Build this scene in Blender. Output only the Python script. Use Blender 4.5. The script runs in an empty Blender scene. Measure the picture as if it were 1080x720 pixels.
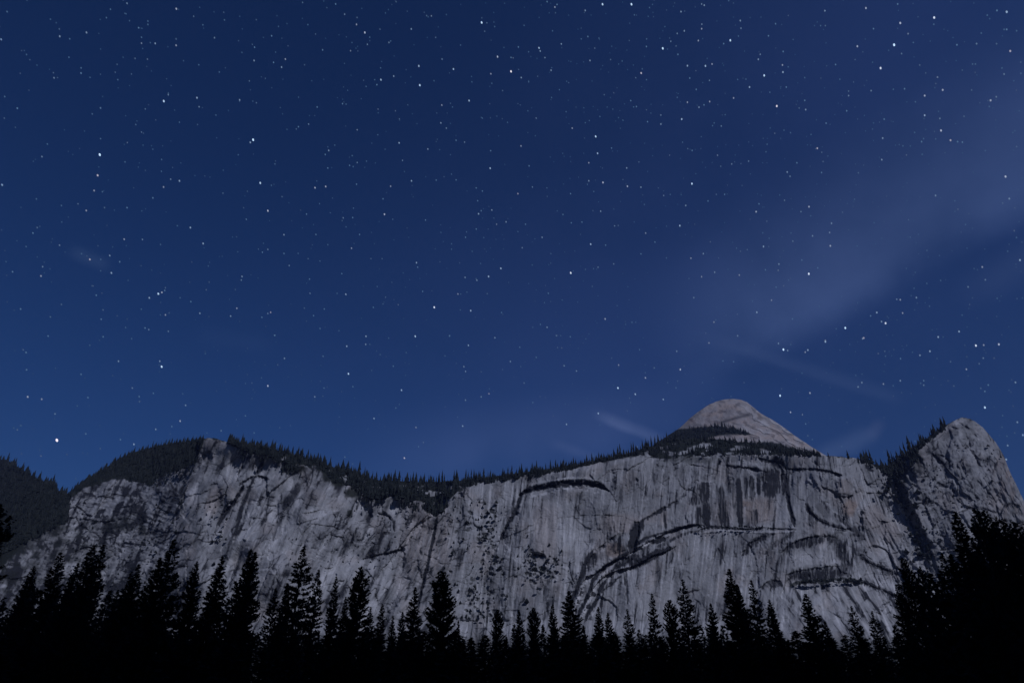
import bpy, math, random
import numpy as np

R = math.radians
scene = bpy.context.scene
col = scene.collection
random.seed(7)
RNG = np.random.default_rng(11)

# ------------------------------------------------------------------ camera
F_PX, CX, CY, HORIZON = 720.0, 540.0, 360.0, 725.0
TILT = math.atan((HORIZON - CY) / F_PX)
CAM_Z = 1.7
cam_data = bpy.data.cameras.new('camera')
cam = bpy.data.objects.new('camera', cam_data)
col.objects.link(cam)
cam.location = (0, 0, CAM_Z)
cam.rotation_euler = (math.pi / 2 + TILT, 0, 0)
cam_data.sensor_width = 36
cam_data.lens = 36 * F_PX / 1080
cam_data.clip_start = 0.5
cam_data.clip_end = 200000
scene.camera = cam

scene.view_settings.view_transform = 'Standard'
scene.view_settings.look = 'None'
scene.view_settings.gamma = 1
EXPO = -0.8
scene.view_settings.exposure = EXPO
K = 2 ** (-EXPO)                      # display-linear value -> scene value

# direction of a point of the view, as seen from the meadow
SA, CA = math.sin(TILT), math.cos(TILT)
def ray(px, py):
    """world direction with y = 1 (works on numpy arrays)"""
    u = (np.asarray(px, float) - CX) / F_PX
    v = (CY - np.asarray(py, float)) / F_PX
    y = CA - SA * v
    z = SA + CA * v
    return u / y, np.ones_like(u / y), z / y
def udir(px, py):
    x, y, z = ray(px, py)
    n = np.sqrt(x * x + y * y + z * z)
    return np.array([x / n, y / n, z / n]).T

# ------------------------------------------------------------------ moonlight and sky
MOON_AZ, MOON_EL = R(38), R(40)        # behind the camera, to its right
to_moon = (math.sin(MOON_AZ) * math.cos(MOON_EL), -math.cos(MOON_AZ) * math.cos(MOON_EL), math.sin(MOON_EL))
ld = bpy.data.lights.new('moonlight', 'SUN')
ld.energy = 3.55
ld.angle = R(0.5)
ld.color = (0.80, 0.83, 1.0)
lo = bpy.data.objects.new('moonlight', ld)
from mathutils import Vector
lo.rotation_euler = Vector(to_moon).to_track_quat('Z', 'Y').to_euler()
col.objects.link(lo)

world = bpy.data.worlds.new('World')
scene.world = world
world.use_nodes = True
wt = world.node_tree
wt.nodes.clear()
W = wt.nodes.new
def wl(a, b): wt.links.new(a, b)
def wmath(op, a, b=None, c=None, clamp=False):
    n = W('ShaderNodeMath'); n.operation = op; n.use_clamp = clamp
    for i, v in enumerate((a, b, c)):
        if v is None: continue
        if isinstance(v, (int, float)): n.inputs[i].default_value = v
        else: wl(v, n.inputs[i])
    return n.outputs[0]
tc = W('ShaderNodeTexCoord')
DIR = tc.outputs['Generated']
def wdot(vec):
    n = W('ShaderNodeVectorMath'); n.operation = 'DOT_PRODUCT'
    wl(DIR, n.inputs[0]); n.inputs[1].default_value = vec
    return n.outputs['Value']
def wsmooth(v, a, b, lo_=0.0, hi_=1.0):
    n = W('ShaderNodeMapRange'); n.interpolation_type = 'SMOOTHSTEP'
    wl(v, n.inputs['Value'])
    n.inputs['From Min'].default_value = a; n.inputs['From Max'].default_value = b
    n.inputs['To Min'].default_value = lo_; n.inputs['To Max'].default_value = hi_
    return n.outputs['Result']
sky = W('ShaderNodeTexSky')
sky.sky_type = 'NISHITA'
sky.sun_disc = False
sky.sun_elevation = MOON_EL
sky.sun_rotation = math.pi - MOON_AZ
sky.air_density = 1.0; sky.dust_density = 0.6; sky.ozone_density = 2.0
tint = W('ShaderNodeMix'); tint.data_type = 'RGBA'; tint.blend_type = 'MULTIPLY'
tint.inputs['Factor'].default_value = 1
wl(sky.outputs[0], tint.inputs['A'])
SKY_TINT = (0.19, 0.46, 1.0, 1)
tint.inputs['B'].default_value = SKY_TINT
SKY_STRENGTH = 0.052
scl = W('ShaderNodeVectorMath'); scl.operation = 'SCALE'
wl(tint.outputs['Result'], scl.inputs[0]); scl.inputs['Scale'].default_value = SKY_STRENGTH
total = scl.outputs[0]

wn = W('ShaderNodeTexNoise'); wl(DIR, wn.inputs['Vector'])
wn.inputs['Scale'].default_value = 5; wn.inputs['Detail'].default_value = 5; wn.inputs['Roughness'].default_value = 0.55
WN = wmath('SUBTRACT', wn.outputs['Fac'], 0.5)
wn2 = W('ShaderNodeTexNoise'); wl(DIR, wn2.inputs['Vector'])
wn2.inputs['Scale'].default_value = 1.7; wn2.inputs['Detail'].default_value = 3
def cloud(p0, p1, up, down, fade0, fade1, rgb, wob=0.03):
    """thin cloud along the great circle through two sky directions; up/down = softness above/below it (radians)"""
    global total
    a = udir(*p0); b = udir(*p1)
    n = np.cross(b, a); n /= np.linalg.norm(n)
    if n[2] < 0: n = -n
    t = b - a * a.dot(b); t /= np.linalg.norm(t)
    L = math.acos(a.dot(b))
    s = wmath('MULTIPLY_ADD', WN, wob, wdot(tuple(n)))
    m = wmath('MULTIPLY', wsmooth(s, up, 0), wsmooth(s, -down, 0))
    along = wdot(tuple(t))
    m = wmath('MULTIPLY', m, wsmooth(along, -fade0, fade0 * 0.3))
    m = wmath('MULTIPLY', m, wsmooth(along, math.sin(min(L, 1.5)) + fade1, math.sin(min(L, 1.5)) - fade1 * 0.3))
    m = wmath('MULTIPLY', m, wsmooth(WN, -0.25, 0.2, 0.55, 1.15))
    c = W('ShaderNodeVectorMath'); c.operation = 'SCALE'
    c.inputs[0].default_value = tuple(v * K for v in rgb); wl(m, c.inputs['Scale'])
    ad = W('ShaderNodeVectorMath'); ad.operation = 'ADD'
    wl(total, ad.inputs[0]); wl(c.outputs[0], ad.inputs[1])
    total = ad.outputs[0]
cloud((560, 500), (1120, -60), 0.60, 0.50, 0.5, 0.6, (0.0062, 0.0088, 0.026), 0.1)      # broad veil
cloud((800, 350), (1150, 150), 0.20, 0.055, 0.16, 0.5, (0.022, 0.031, 0.058), 0.05)    # long band
cloud((1040, 300), (1110, 255), 0.03, 0.03, 0.05, 0.2, (0.007, 0.009, 0.015), 0.02)
cloud((790, 372), (935, 418), 0.018, 0.012, 0.10, 0.03, (0.009, 0.012, 0.020), 0.015)
cloud((640, 442), (692, 464), 0.016, 0.010, 0.03, 0.02, (0.028, 0.034, 0.055), 0.02)
cloud((590, 470), (620, 480), 0.012, 0.012, 0.02, 0.03, (0.012, 0.014, 0.022), 0.02)
cloud((480, 478), (640, 455), 0.09, 0.06, 0.2, 0.2, (0.012, 0.015, 0.028), 0.05)
cloud((870, 482), (915, 462), 0.022, 0.018, 0.03, 0.02, (0.020, 0.026, 0.040), 0.03)
cloud((920, 458), (927, 448), 0.012, 0.012, 0.012, 0.012, (0.016, 0.016, 0.022), 0.008)
cloud((82, 266), (108, 277), 0.014, 0.014, 0.016, 0.016, (0.008, 0.012, 0.018), 0.02)
cloud((220, 355), (275, 362), 0.02, 0.02, 0.03, 0.03, (0.002, 0.003, 0.006), 0.01)
bgn = W('ShaderNodeBackground'); wl(total, bgn.inputs['Color']); bgn.inputs['Strength'].default_value = 1.0
wo = W('ShaderNodeOutputWorld'); wl(bgn.outputs[0], wo.inputs['Surface'])
world.cycles.sampling_method = 'MANUAL'; world.cycles.sample_map_resolution = 256
scene.cycles.max_bounces = 4
scene.cycles.transparent_max_bounces = 4

# ------------------------------------------------------------------ helpers
def mesh_obj(name, V, faces, mat, parent=None, smooth=False, attrs=None, link=True):
    me = bpy.data.meshes.new(name)
    V = np.asarray(V, dtype=np.float32)
    fs = [np.asarray(f, dtype=np.int32) for f in (faces if isinstance(faces, list) else [faces])]
    me.vertices.add(len(V)); me.vertices.foreach_set('co', V.ravel())
    nl = sum(f.size for f in fs); npoly = sum(len(f) for f in fs)
    me.loops.add(nl); me.polygons.add(npoly)
    me.loops.foreach_set('vertex_index', np.concatenate([f.ravel() for f in fs]))
    tot = np.concatenate([np.full(len(f), f.shape[1], np.int32) for f in fs])
    start = np.concatenate([[0], np.cumsum(tot)[:-1]]).astype(np.int32)
    me.polygons.foreach_set('loop_start', start)
    me.polygons.foreach_set('loop_total', tot)
    if smooth: me.polygons.foreach_set('use_smooth', np.ones(npoly, bool))
    me.update(calc_edges=True)
    for k, a in (attrs or {}).items():
        if a.ndim == 2:
            at = me.color_attributes.new(k, 'FLOAT_COLOR', 'POINT'); at.data.foreach_set('color', a.astype(np.float32).ravel())
        else:
            at = me.attributes.new(k, 'FLOAT', 'POINT'); at.data.foreach_set('value', a.astype(np.float32))
    me.materials.append(mat)
    o = bpy.data.objects.new(name, me)
    if link: col.objects.link(o)
    if parent: o.parent = parent
    return o
def tag(o, label=None, cat=None, group=None, kind=None):
    if label: o['label'] = label
    if cat: o['category'] = cat
    if group: o['group'] = group
    if kind: o['kind'] = kind
    return o
def empty(name, loc):
    o = bpy.data.objects.new(name, None); o.location = loc; o.empty_display_size = 2; col.objects.link(o); return o

def material(name, rough=0.9):
    m = bpy.data.materials.new(name); m.use_nodes = True
    nt = m.node_tree; b = nt.nodes['Principled BSDF']
    b.inputs['Roughness'].default_value = rough
    b.inputs['Specular IOR Level'].default_value = 0.15
    return m, nt, b
def nmix(nt, fac, a, b, mode='MIX'):
    n = nt.nodes.new('ShaderNodeMix'); n.data_type = 'RGBA'; n.blend_type = mode
    for v, k in ((fac, 'Factor'), (a, 'A'), (b, 'B')):
        s = n.inputs[k]
        if k == 'Factor': s = n.inputs[0]
        if isinstance(v, tuple): s.default_value = v if len(v) == 4 else v + (1,)
        elif isinstance(v, (int, float)): s.default_value = v
        else: nt.links.new(v, s)
    return n.outputs['Result']
def nnoise(nt, scale, detail=4, rough=0.6, stretch=(1, 1, 1), dist=0.0):
    t = nt.nodes.new('ShaderNodeTexCoord'); mp = nt.nodes.new('ShaderNodeMapping')
    mp.inputs['Scale'].default_value = stretch
    nt.links.new(t.outputs['Object'], mp.inputs['Vector'])
    n = nt.nodes.new('ShaderNodeTexNoise'); nt.links.new(mp.outputs[0], n.inputs['Vector'])
    n.inputs['Scale'].default_value = scale; n.inputs['Detail'].default_value = detail
    n.inputs['Roughness'].default_value = rough; n.inputs['Distortion'].default_value = dist
    return n.outputs['Fac']
def nramp(nt, v, a, b, lo_=0.0, hi_=1.0):
    n = nt.nodes.new('ShaderNodeMapRange'); nt.links.new(v, n.inputs['Value'])
    n.inputs['From Min'].default_value = a; n.inputs['From Max'].default_value = b
    n.inputs['To Min'].default_value = lo_; n.inputs['To Max'].default_value = hi_
    return n.outputs['Result']

# rock: granite greys and painted shade driven by the masks stored on the mesh (stain, warm, pale, soil)
def rock_material(name, base=(0.285, 0.288, 0.30)):
    m, nt, b = material(name, 0.95)
    at = nt.nodes.new('ShaderNodeAttribute'); at.attribute_name = 'marks'
    sp = nt.nodes.new('ShaderNodeSeparateColor'); nt.links.new(at.outputs['Color'], sp.inputs[0])
    big = nnoise(nt, 0.012, 5, 0.6)
    streak = nnoise(nt, 1.0, 4, 0.6, (0.11, 0.11, 0.006), 0.3)
    fine = nnoise(nt, 0.16, 5, 0.7)
    c = nmix(nt, nramp(nt, big, 0.35, 0.65), tuple(v * 0.82 for v in base), tuple(v * 1.12 for v in base))
    c = nmix(nt, nramp(nt, streak, 0.45, 0.75, 0, 0.35), c, tuple(v * 0.52 for v in base))
    c = nmix(nt, nramp(nt, fine, 0.5, 0.75, 0, 0.25), c, tuple(v * 0.45 for v in base))
    c = nmix(nt, sp.outputs['Blue'], c, (0.50, 0.50, 0.52))
    c = nmix(nt, sp.outputs['Green'], c, (0.30, 0.235, 0.20))
    c = nmix(nt, sp.outputs['Red'], c, (0.026, 0.027, 0.032))
    c = nmix(nt, at.outputs['Alpha'], c, (0.016, 0.019, 0.016))
    nt.links.new(c, b.inputs['Base Color'])
    bp = nt.nodes.new('ShaderNodeBump'); bp.inputs['Strength'].default_value = 0.6; bp.inputs['Distance'].default_value = 1.2
    nt.links.new(nnoise(nt, 0.35, 5, 0.7, (1, 1, 0.5)), bp.inputs['Height'])
    nt.links.new(bp.outputs[0], b.inputs['Normal'])
    return m
ROCK = rock_material('granite')
DOME_ROCK = rock_material('dome_granite', (0.26, 0.24, 0.24))

def leaf_material(name, a, b_, sc=0.35):
    m, nt, b = material(name, 0.9)
    c = nmix(nt, nramp(nt, nnoise(nt, sc, 3), 0.35, 0.65), a, b_)
    nt.links.new(c, b.inputs['Base Color'])
    return m
NEEDLES = leaf_material('conifer_needles', (0.050, 0.055, 0.050), (0.085, 0.088, 0.075))
RIDGE_NEEDLES = leaf_material('ridge_needles', (0.005, 0.008, 0.008), (0.026, 0.031, 0.029), 0.06)
BARK, _nt, _b = material('conifer_bark')
_nt.links.new(nmix(_nt, nnoise(_nt, 2.0, 4, 0.6, (1, 1, 0.15)), (0.05, 0.035, 0.028), (0.10, 0.075, 0.06)), _b.inputs['Base Color'])
GRASS, _nt, _b = material('meadow_grass')
_nt.links.new(nmix(_nt, nnoise(_nt, 0.05, 6, 0.7), (0.045, 0.05, 0.028), (0.09, 0.085, 0.05)), _b.inputs['Base Color'])

# ------------------------------------------------------------------ noise
def _hash(ix, iy, seed):
    h = (ix.astype(np.int64) * 374761393 + iy.astype(np.int64) * 668265263 + seed * 1442695041) & 0xffffffff
    h = ((h ^ (h >> 13)) * 1274126177) & 0xffffffff
    h = h ^ (h >> 16)
    return h
def gn(x, y, seed=0):
    """gradient noise about -1..1"""
    x0 = np.floor(x); y0 = np.floor(y); fx = x - x0; fy = y - y0
    sx = fx * fx * fx * (fx * (fx * 6 - 15) + 10); sy = fy * fy * fy * (fy * (fy * 6 - 15) + 10)
    def g(dx, dy):
        a = _hash(x0 + dx, y0 + dy, seed) * (2 * math.pi / 4294967296.0)
        return np.cos(a) * (fx - dx) + np.sin(a) * (fy - dy)
    a = g(0, 0); b = g(1, 0); c = g(0, 1); d = g(1, 1)
    return ((a + (b - a) * sx) * (1 - sy) + (c + (d - c) * sx) * sy) * 1.5
def fbm(x, y, o=4, seed=0, r=0.5):
    s = 0; a = 1; t = 0
    for i in range(o):
        s = s + a * gn(x * 2 ** i, y * 2 ** i, seed + i * 17); t += a; a *= r
    return s / t * 1.4
def ridged(x, y, o=3, seed=0):
    s = 0; a = 1; t = 0
    for i in range(o):
        s = s + a * (1 - np.abs(gn(x * 2 ** i, y * 2 ** i, seed + i * 31)) * 2); t += a; a *= 0.5
    return s / t
def facets(x, y, seed):
    """flat tilted cells with crisp edges: height, and closeness to the cell border"""
    x0 = np.floor(x); y0 = np.floor(y)
    d1 = np.full(x.shape, 1e9); d2 = d1.copy(); hh = np.zeros(x.shape)
    for dx in (-1, 0, 1):
        for dy in (-1, 0, 1):
            cx = x0 + dx; cy = y0 + dy; k = 1 / 4294967296.0
            a = _hash(cx, cy, seed) * k; b = _hash(cx, cy, seed + 1) * k; c = _hash(cx, cy, seed + 2) * k; e = _hash(cx, cy, seed + 3) * k; f = _hash(cx, cy, seed + 4) * k
            rx = x - cx - a; ry = y - cy - b; d = rx * rx + ry * ry
            v = (c - 0.5) + (e - 0.5) * 1.6 * rx + (f - 0.5) * 1.6 * ry
            m = d < d1
            d2 = np.where(m, d1, np.minimum(d2, d)); hh = np.where(m, v, hh); d1 = np.where(m, d, d1)
    return hh, np.sqrt(d2) - np.sqrt(d1)
def ss(v, a, b):
    t = np.clip((v - a) / (b - a), 0, 1); return t * t * (3 - 2 * t)
def interp(x, pts):
    p = np.array(pts, float); return np.interp(x, p[:, 0], p[:, 1])
def smooth_interp(x, pts):
    """monotone-ish smooth interpolation by blending"""
    p = np.array(pts, float)
    xs = np.linspace(p[0, 0], p[-1, 0], 1500); ys = np.interp(xs, p[:, 0], p[:, 1])
    w = 45; k = np.hanning(w); k /= k.sum()
    ys = np.convolve(np.pad(ys, w // 2, mode='edge'), k, 'valid')
    return np.interp(x, xs, ys)

# ------------------------------------------------------------------ outlines, as bearings seen from the meadow
SKYLINE = [(-160, 430), (-60, 462), (0, 484), (8, 485), (20, 493), (32, 500), (42, 506), (52, 509), (62, 517), (70, 522), (76, 517), (90, 506), (100, 500),
           (110, 494), (120, 487), (130, 482), (140, 477), (150, 474), (170, 469), (190, 466), (205, 465), (212, 463), (220, 461.5), (228, 462), (240, 466),
           (260, 470), (290, 474), (315, 480), (330, 485), (345, 490), (360, 495), (380, 502), (400, 506), (440, 508), (480, 507), (510, 504),
           (545, 499), (580, 494), (610, 489), (640, 483), (665, 477), (690, 469), (705, 464), (730, 462), (760, 463), (800, 468), (840, 476),
           (868, 480), (900, 482.5), (915, 485), (925, 490), (932, 492), (942, 487), (952, 480), (962, 472), (975, 464), (988, 454), (996, 449), (1003, 445.5),
           (1009, 442), (1014, 440), (1021, 440.5), (1028, 444), (1036, 450), (1044, 459), (1052, 469), (1058, 479), (1062, 489), (1067, 501),
           (1073, 513), (1080, 528), (1095, 560), (1120, 600), (1160, 640), (1260, 690)]
RIM = [(-160, 600), (0, 600), (40, 560), (68, 540), (76, 524), (90, 515), (110, 509), (128, 505), (150, 510), (160, 512), (166, 505), (180, 498), (200, 492), (207, 487), (211, 474),
       (215, 464), (222, 462.5), (238, 466), (246, 469), (256, 474), (264, 478), (280, 479), (290, 486), (300, 489), (320, 491), (340, 498), (350, 507), (357, 509),
       (377, 514), (385, 524), (400, 528), (412, 525), (420, 523), (430, 530), (442, 530), (450, 541), (460, 545), (468, 538), (474, 527), (481, 520), (490, 515), (505, 510),
       (530, 506), (548, 504), (575, 500), (600, 496), (630, 488), (650, 485), (660, 483), (682, 480), (700, 486), (712, 482), (740, 481), (800, 480), (860, 480), (868, 480.5),
       (900, 483), (912, 487), (922, 492), (930, 498), (940, 500), (950, 496), (958, 485), (966, 477), (976, 468), (990, 457), (999, 449), (1004, 445), (1014, 400), (1100, 400), (1260, 400)]
def sky_y(x):
    base = interp(x, SKYLINE)
    return base + 0.7 * fbm(x / 9, x * 0, 3, 5) + 0.5 * gn(x / 2.2, x * 0 + 3.3, 9)
def rim_y(x):
    return np.maximum(interp(x, RIM) + 1.4 * fbm(x / 6, x * 0, 3, 6), interp(x, SKYLINE))

PLAN = [(-160, 1250), (0, 1450), (40, 1560), (70, 1700), (110, 1710), (160, 1660), (205, 1600), (250, 1560), (300, 1550), (360, 1590), (450, 1630), (520, 1640),
        (600, 1600), (700, 1610), (800, 1590), (870, 1570), (915, 1585), (940, 1600), (975, 1560), (1010, 1530), (1060, 1550), (1100, 1580), (1260, 1900)]
GULLY = [(931, 496), (936, 506), (945, 524), (955, 545), (963, 565), (972, 585), (984, 610), (1000, 640), (1030, 700), (1060, 760)]   # between wall and tower
def gully_x(py):
    p = np.array(GULLY, float); return np.interp(py, p[:, 1], p[:, 0])

def base_depth(px, py):
    rim = rim_y(px)
    d = smooth_interp(px, PLAN)
    lean = 0.55 + 1.3 * ss(px, 210, 120) + 0.5 * ss(px, 960, 1000)
    d = d + lean * (610 - np.maximum(py, rim))
    above = np.maximum(rim - py, 0)
    d = d + above * (5.5 + 3 * ss(px, 640, 700)) + above ** 2 * 0.05
    d = d - 2.6 * np.maximum(py - 655, 0)                               # talus at the foot
    slab = ss(px, 780, 820) * ss(px, 960, 930) * ss(py, 606, 630)
    d = d - slab * 1.0 * np.maximum(py - 612, 0)
    # tower stands proud of the wall right of the gully
    gx = gully_x(py)
    d = d - 50 * ss(px - gx, 0, 80) * ss(px, 930, 950)
    d = d + 14 * np.exp(-((px - gx) / 11.0) ** 2) * ss(py, 492, 515)
    # hillside spur at the far left comes forward
    return d

def seg_dist(px, py, pts):
    """distance to a polyline, signed side (+ below/right of it), and position along it"""
    best = np.full(px.shape, 1e9, np.float32); side = np.zeros(px.shape, np.float32); al = np.zeros(px.shape, np.float32)
    p = np.array(pts, float)
    L = np.hypot(*(p[1:] - p[:-1]).T); acc = np.concatenate([[0], np.cumsum(L)]); T = acc[-1]
    for i in range(len(p) - 1):
        a, b = p[i], p[i + 1]; d = b - a
        t = np.clip(((px - a[0]) * d[0] + (py - a[1]) * d[1]) / (d @ d), 0, 1)
        qx = px - (a[0] + t * d[0]); qy = py - (a[1] + t * d[1])
        dd = np.hypot(qx, qy)
        m = dd < best
        best = np.where(m, dd, best); side = np.where(m, np.sign(d[0] * qy - d[1] * qx), side); al = np.where(m, (acc[i] + t * L[i]) / T, al)
    return best, side, al

class Field:
    def __init__(s, px, py):
        s.px, s.py = px, py
        s.h = np.zeros(px.shape, np.float32)          # metres outward
        s.stain = np.zeros(px.shape, np.float32); s.warm = s.stain.copy(); s.pale = s.stain.copy(); s.soil = s.stain.copy()
        s.jx = 0.9 * gn(px / 9, py / 9, 71) + 0.6 * gn(px / 2.5, py / 2.5, 72)
        s.jy = 0.9 * gn(px / 9, py / 9, 73) + 0.6 * gn(px / 2.5, py / 2.5, 74)
    def box(s, pts, r):
        p = np.array(pts, float)
        c0 = np.searchsorted(s.px[:, 0], p[:, 0].min() - r); c1 = np.searchsorted(s.px[:, 0], p[:, 0].max() + r)
        return slice(c0, c1)
    def crack(s, pts, w, depth, stain=0.35, jit=1.0):
        c = s.box(pts, w * 4 + 6); px = s.px[c] + s.jx[c] * jit; py = s.py[c] + s.jy[c] * jit
        d, _, al = seg_dist(px, py, pts)
        w = w * (0.45 + 0.75 * np.sin(np.clip(al, 0.02, 0.98) * math.pi) ** 0.5)
        w = w * np.clip(0.8 + 1.0 * fbm(s.px[c] / 6, s.py[c] / 6, 2, 303), 0.15, 1.4)
        m = ss(d, w * 1.1, w * 0.35)
        s.h[c] -= 0.45 * depth * m; s.stain[c] = np.maximum(s.stain[c], stain * m)
    def ledge(s, pts, h, fall, stain=0.2, over=1.5, pale=0.0, jit=1.0):
        """roof or overlap: rock below the line is set back by h, closing again over fall; the lip above is proud"""
        c = s.box(pts, fall * 2 + 8); px = s.px[c] + s.jx[c] * jit; py = s.py[c] + s.jy[c] * jit
        d, side, al = seg_dist(px, py, pts)
        end = ss(al, 0, 0.08) * ss(al, 1, 0.92)
        below = np.where(side > 0, np.exp(-(d / fall) ** 1.5), 0) * end
        above = np.where(side <= 0, np.exp(-(d / (fall * over)) ** 1.5), 0) * end
        vary = np.clip(0.75 + 1.1 * fbm(s.px[c] / 9, s.py[c] / 9, 3, 301), 0.05, 1.5)
        s.h[c] += (-h * below + h * 0.45 * above) * vary * 0.5
        hang = 0.45 + 1.5 * ss(fbm(s.px[c] / 1.7, s.py[c] / 40, 3, 302), -0.25, 0.6)
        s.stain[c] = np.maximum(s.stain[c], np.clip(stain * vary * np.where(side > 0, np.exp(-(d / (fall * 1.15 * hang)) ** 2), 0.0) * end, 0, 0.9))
        if pale: s.pale[c] = np.maximum(s.pale[c], pale * np.where(side <= 0, np.exp(-(d / (fall * 0.6)) ** 2), 0) * end)
    def blob(s, x, y, rx, ry, ang=0, soft=0.35):
        c = s.box([(x, y)], max(rx, ry) * 2 + 6); q = min(1.6, min(rx, ry) * 0.28); px = s.px[c] + s.jx[c] * q - x; py = s.py[c] + s.jy[c] * 1.6 - y
        a = R(ang); u = px * math.cos(a) + py * math.sin(a); v = -px * math.sin(a) + py * math.cos(a)
        return c, ss((np.abs(u / rx) ** 3 + np.abs(v / ry) ** 3) ** (1 / 3), 1.08 + soft, 1.02 - soft)
    def band(s, pts, w, v, seed=0, jit=1.0, ch='stain', rag=0.5):
        """dark seep, painted arch shade or pale rib of uneven width along a line"""
        c = s.box(pts, w * 3 + 6); px = s.px[c] + s.jx[c] * jit * 0.7; py = s.py[c] + s.jy[c] * jit * 0.7
        d, side, al = seg_dist(px, py, pts)
        n = fbm(s.px[c] / 2.2, s.py[c] / 14, 3, 400 + seed); n2 = fbm(s.px[c] / 12, s.py[c] / 12, 2, 430 + seed)
        ww = w * np.clip(1 + rag * 1.6 * n * np.where(side > 0, 1, 0.4) + rag * n2, 0.1, 2.2) * (ss(al, -0.02, 0.1) * ss(al, 1.02, 0.9) * 0.8 + 0.2)
        m = ss(d / ww, 1.15, 0.6) * np.clip(1 - 0.35 * rag + 0.9 * rag * n, 0.3, 1)
        A = getattr(s, ch); s.h[c] += m * (2.2 if ch == 'pale' else -1.8)
        if ch == 'pale': s.stain[c] *= 1 - 0.85 * m
        A[c] = np.maximum(A[c], v * m)
    def paint(s, ch, x, y, rx, ry, v, ang=0, streak=0.0, fx=1.3, soft=0.35, seed=3, k=0.0):
        c, m = s.blob(x, y, rx * (1.3 if ch == 'stain' and rx < 8 else 1), ry, ang, soft)
        if streak:
            q = fbm((s.px[c] + k * s.py[c]) / fx, s.py[c] / 28, 3, seed)
            m = m * (1 - streak + streak * ss(q, -0.28, 0.05))
        A = getattr(s, ch); A[c] = np.maximum(A[c], v * m)
    def lower(s, x, y, rx, ry, dep, ang=0, soft=0.3):
        c, m = s.blob(x, y, rx, ry, ang, soft); s.h[c] -= dep * m

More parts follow.
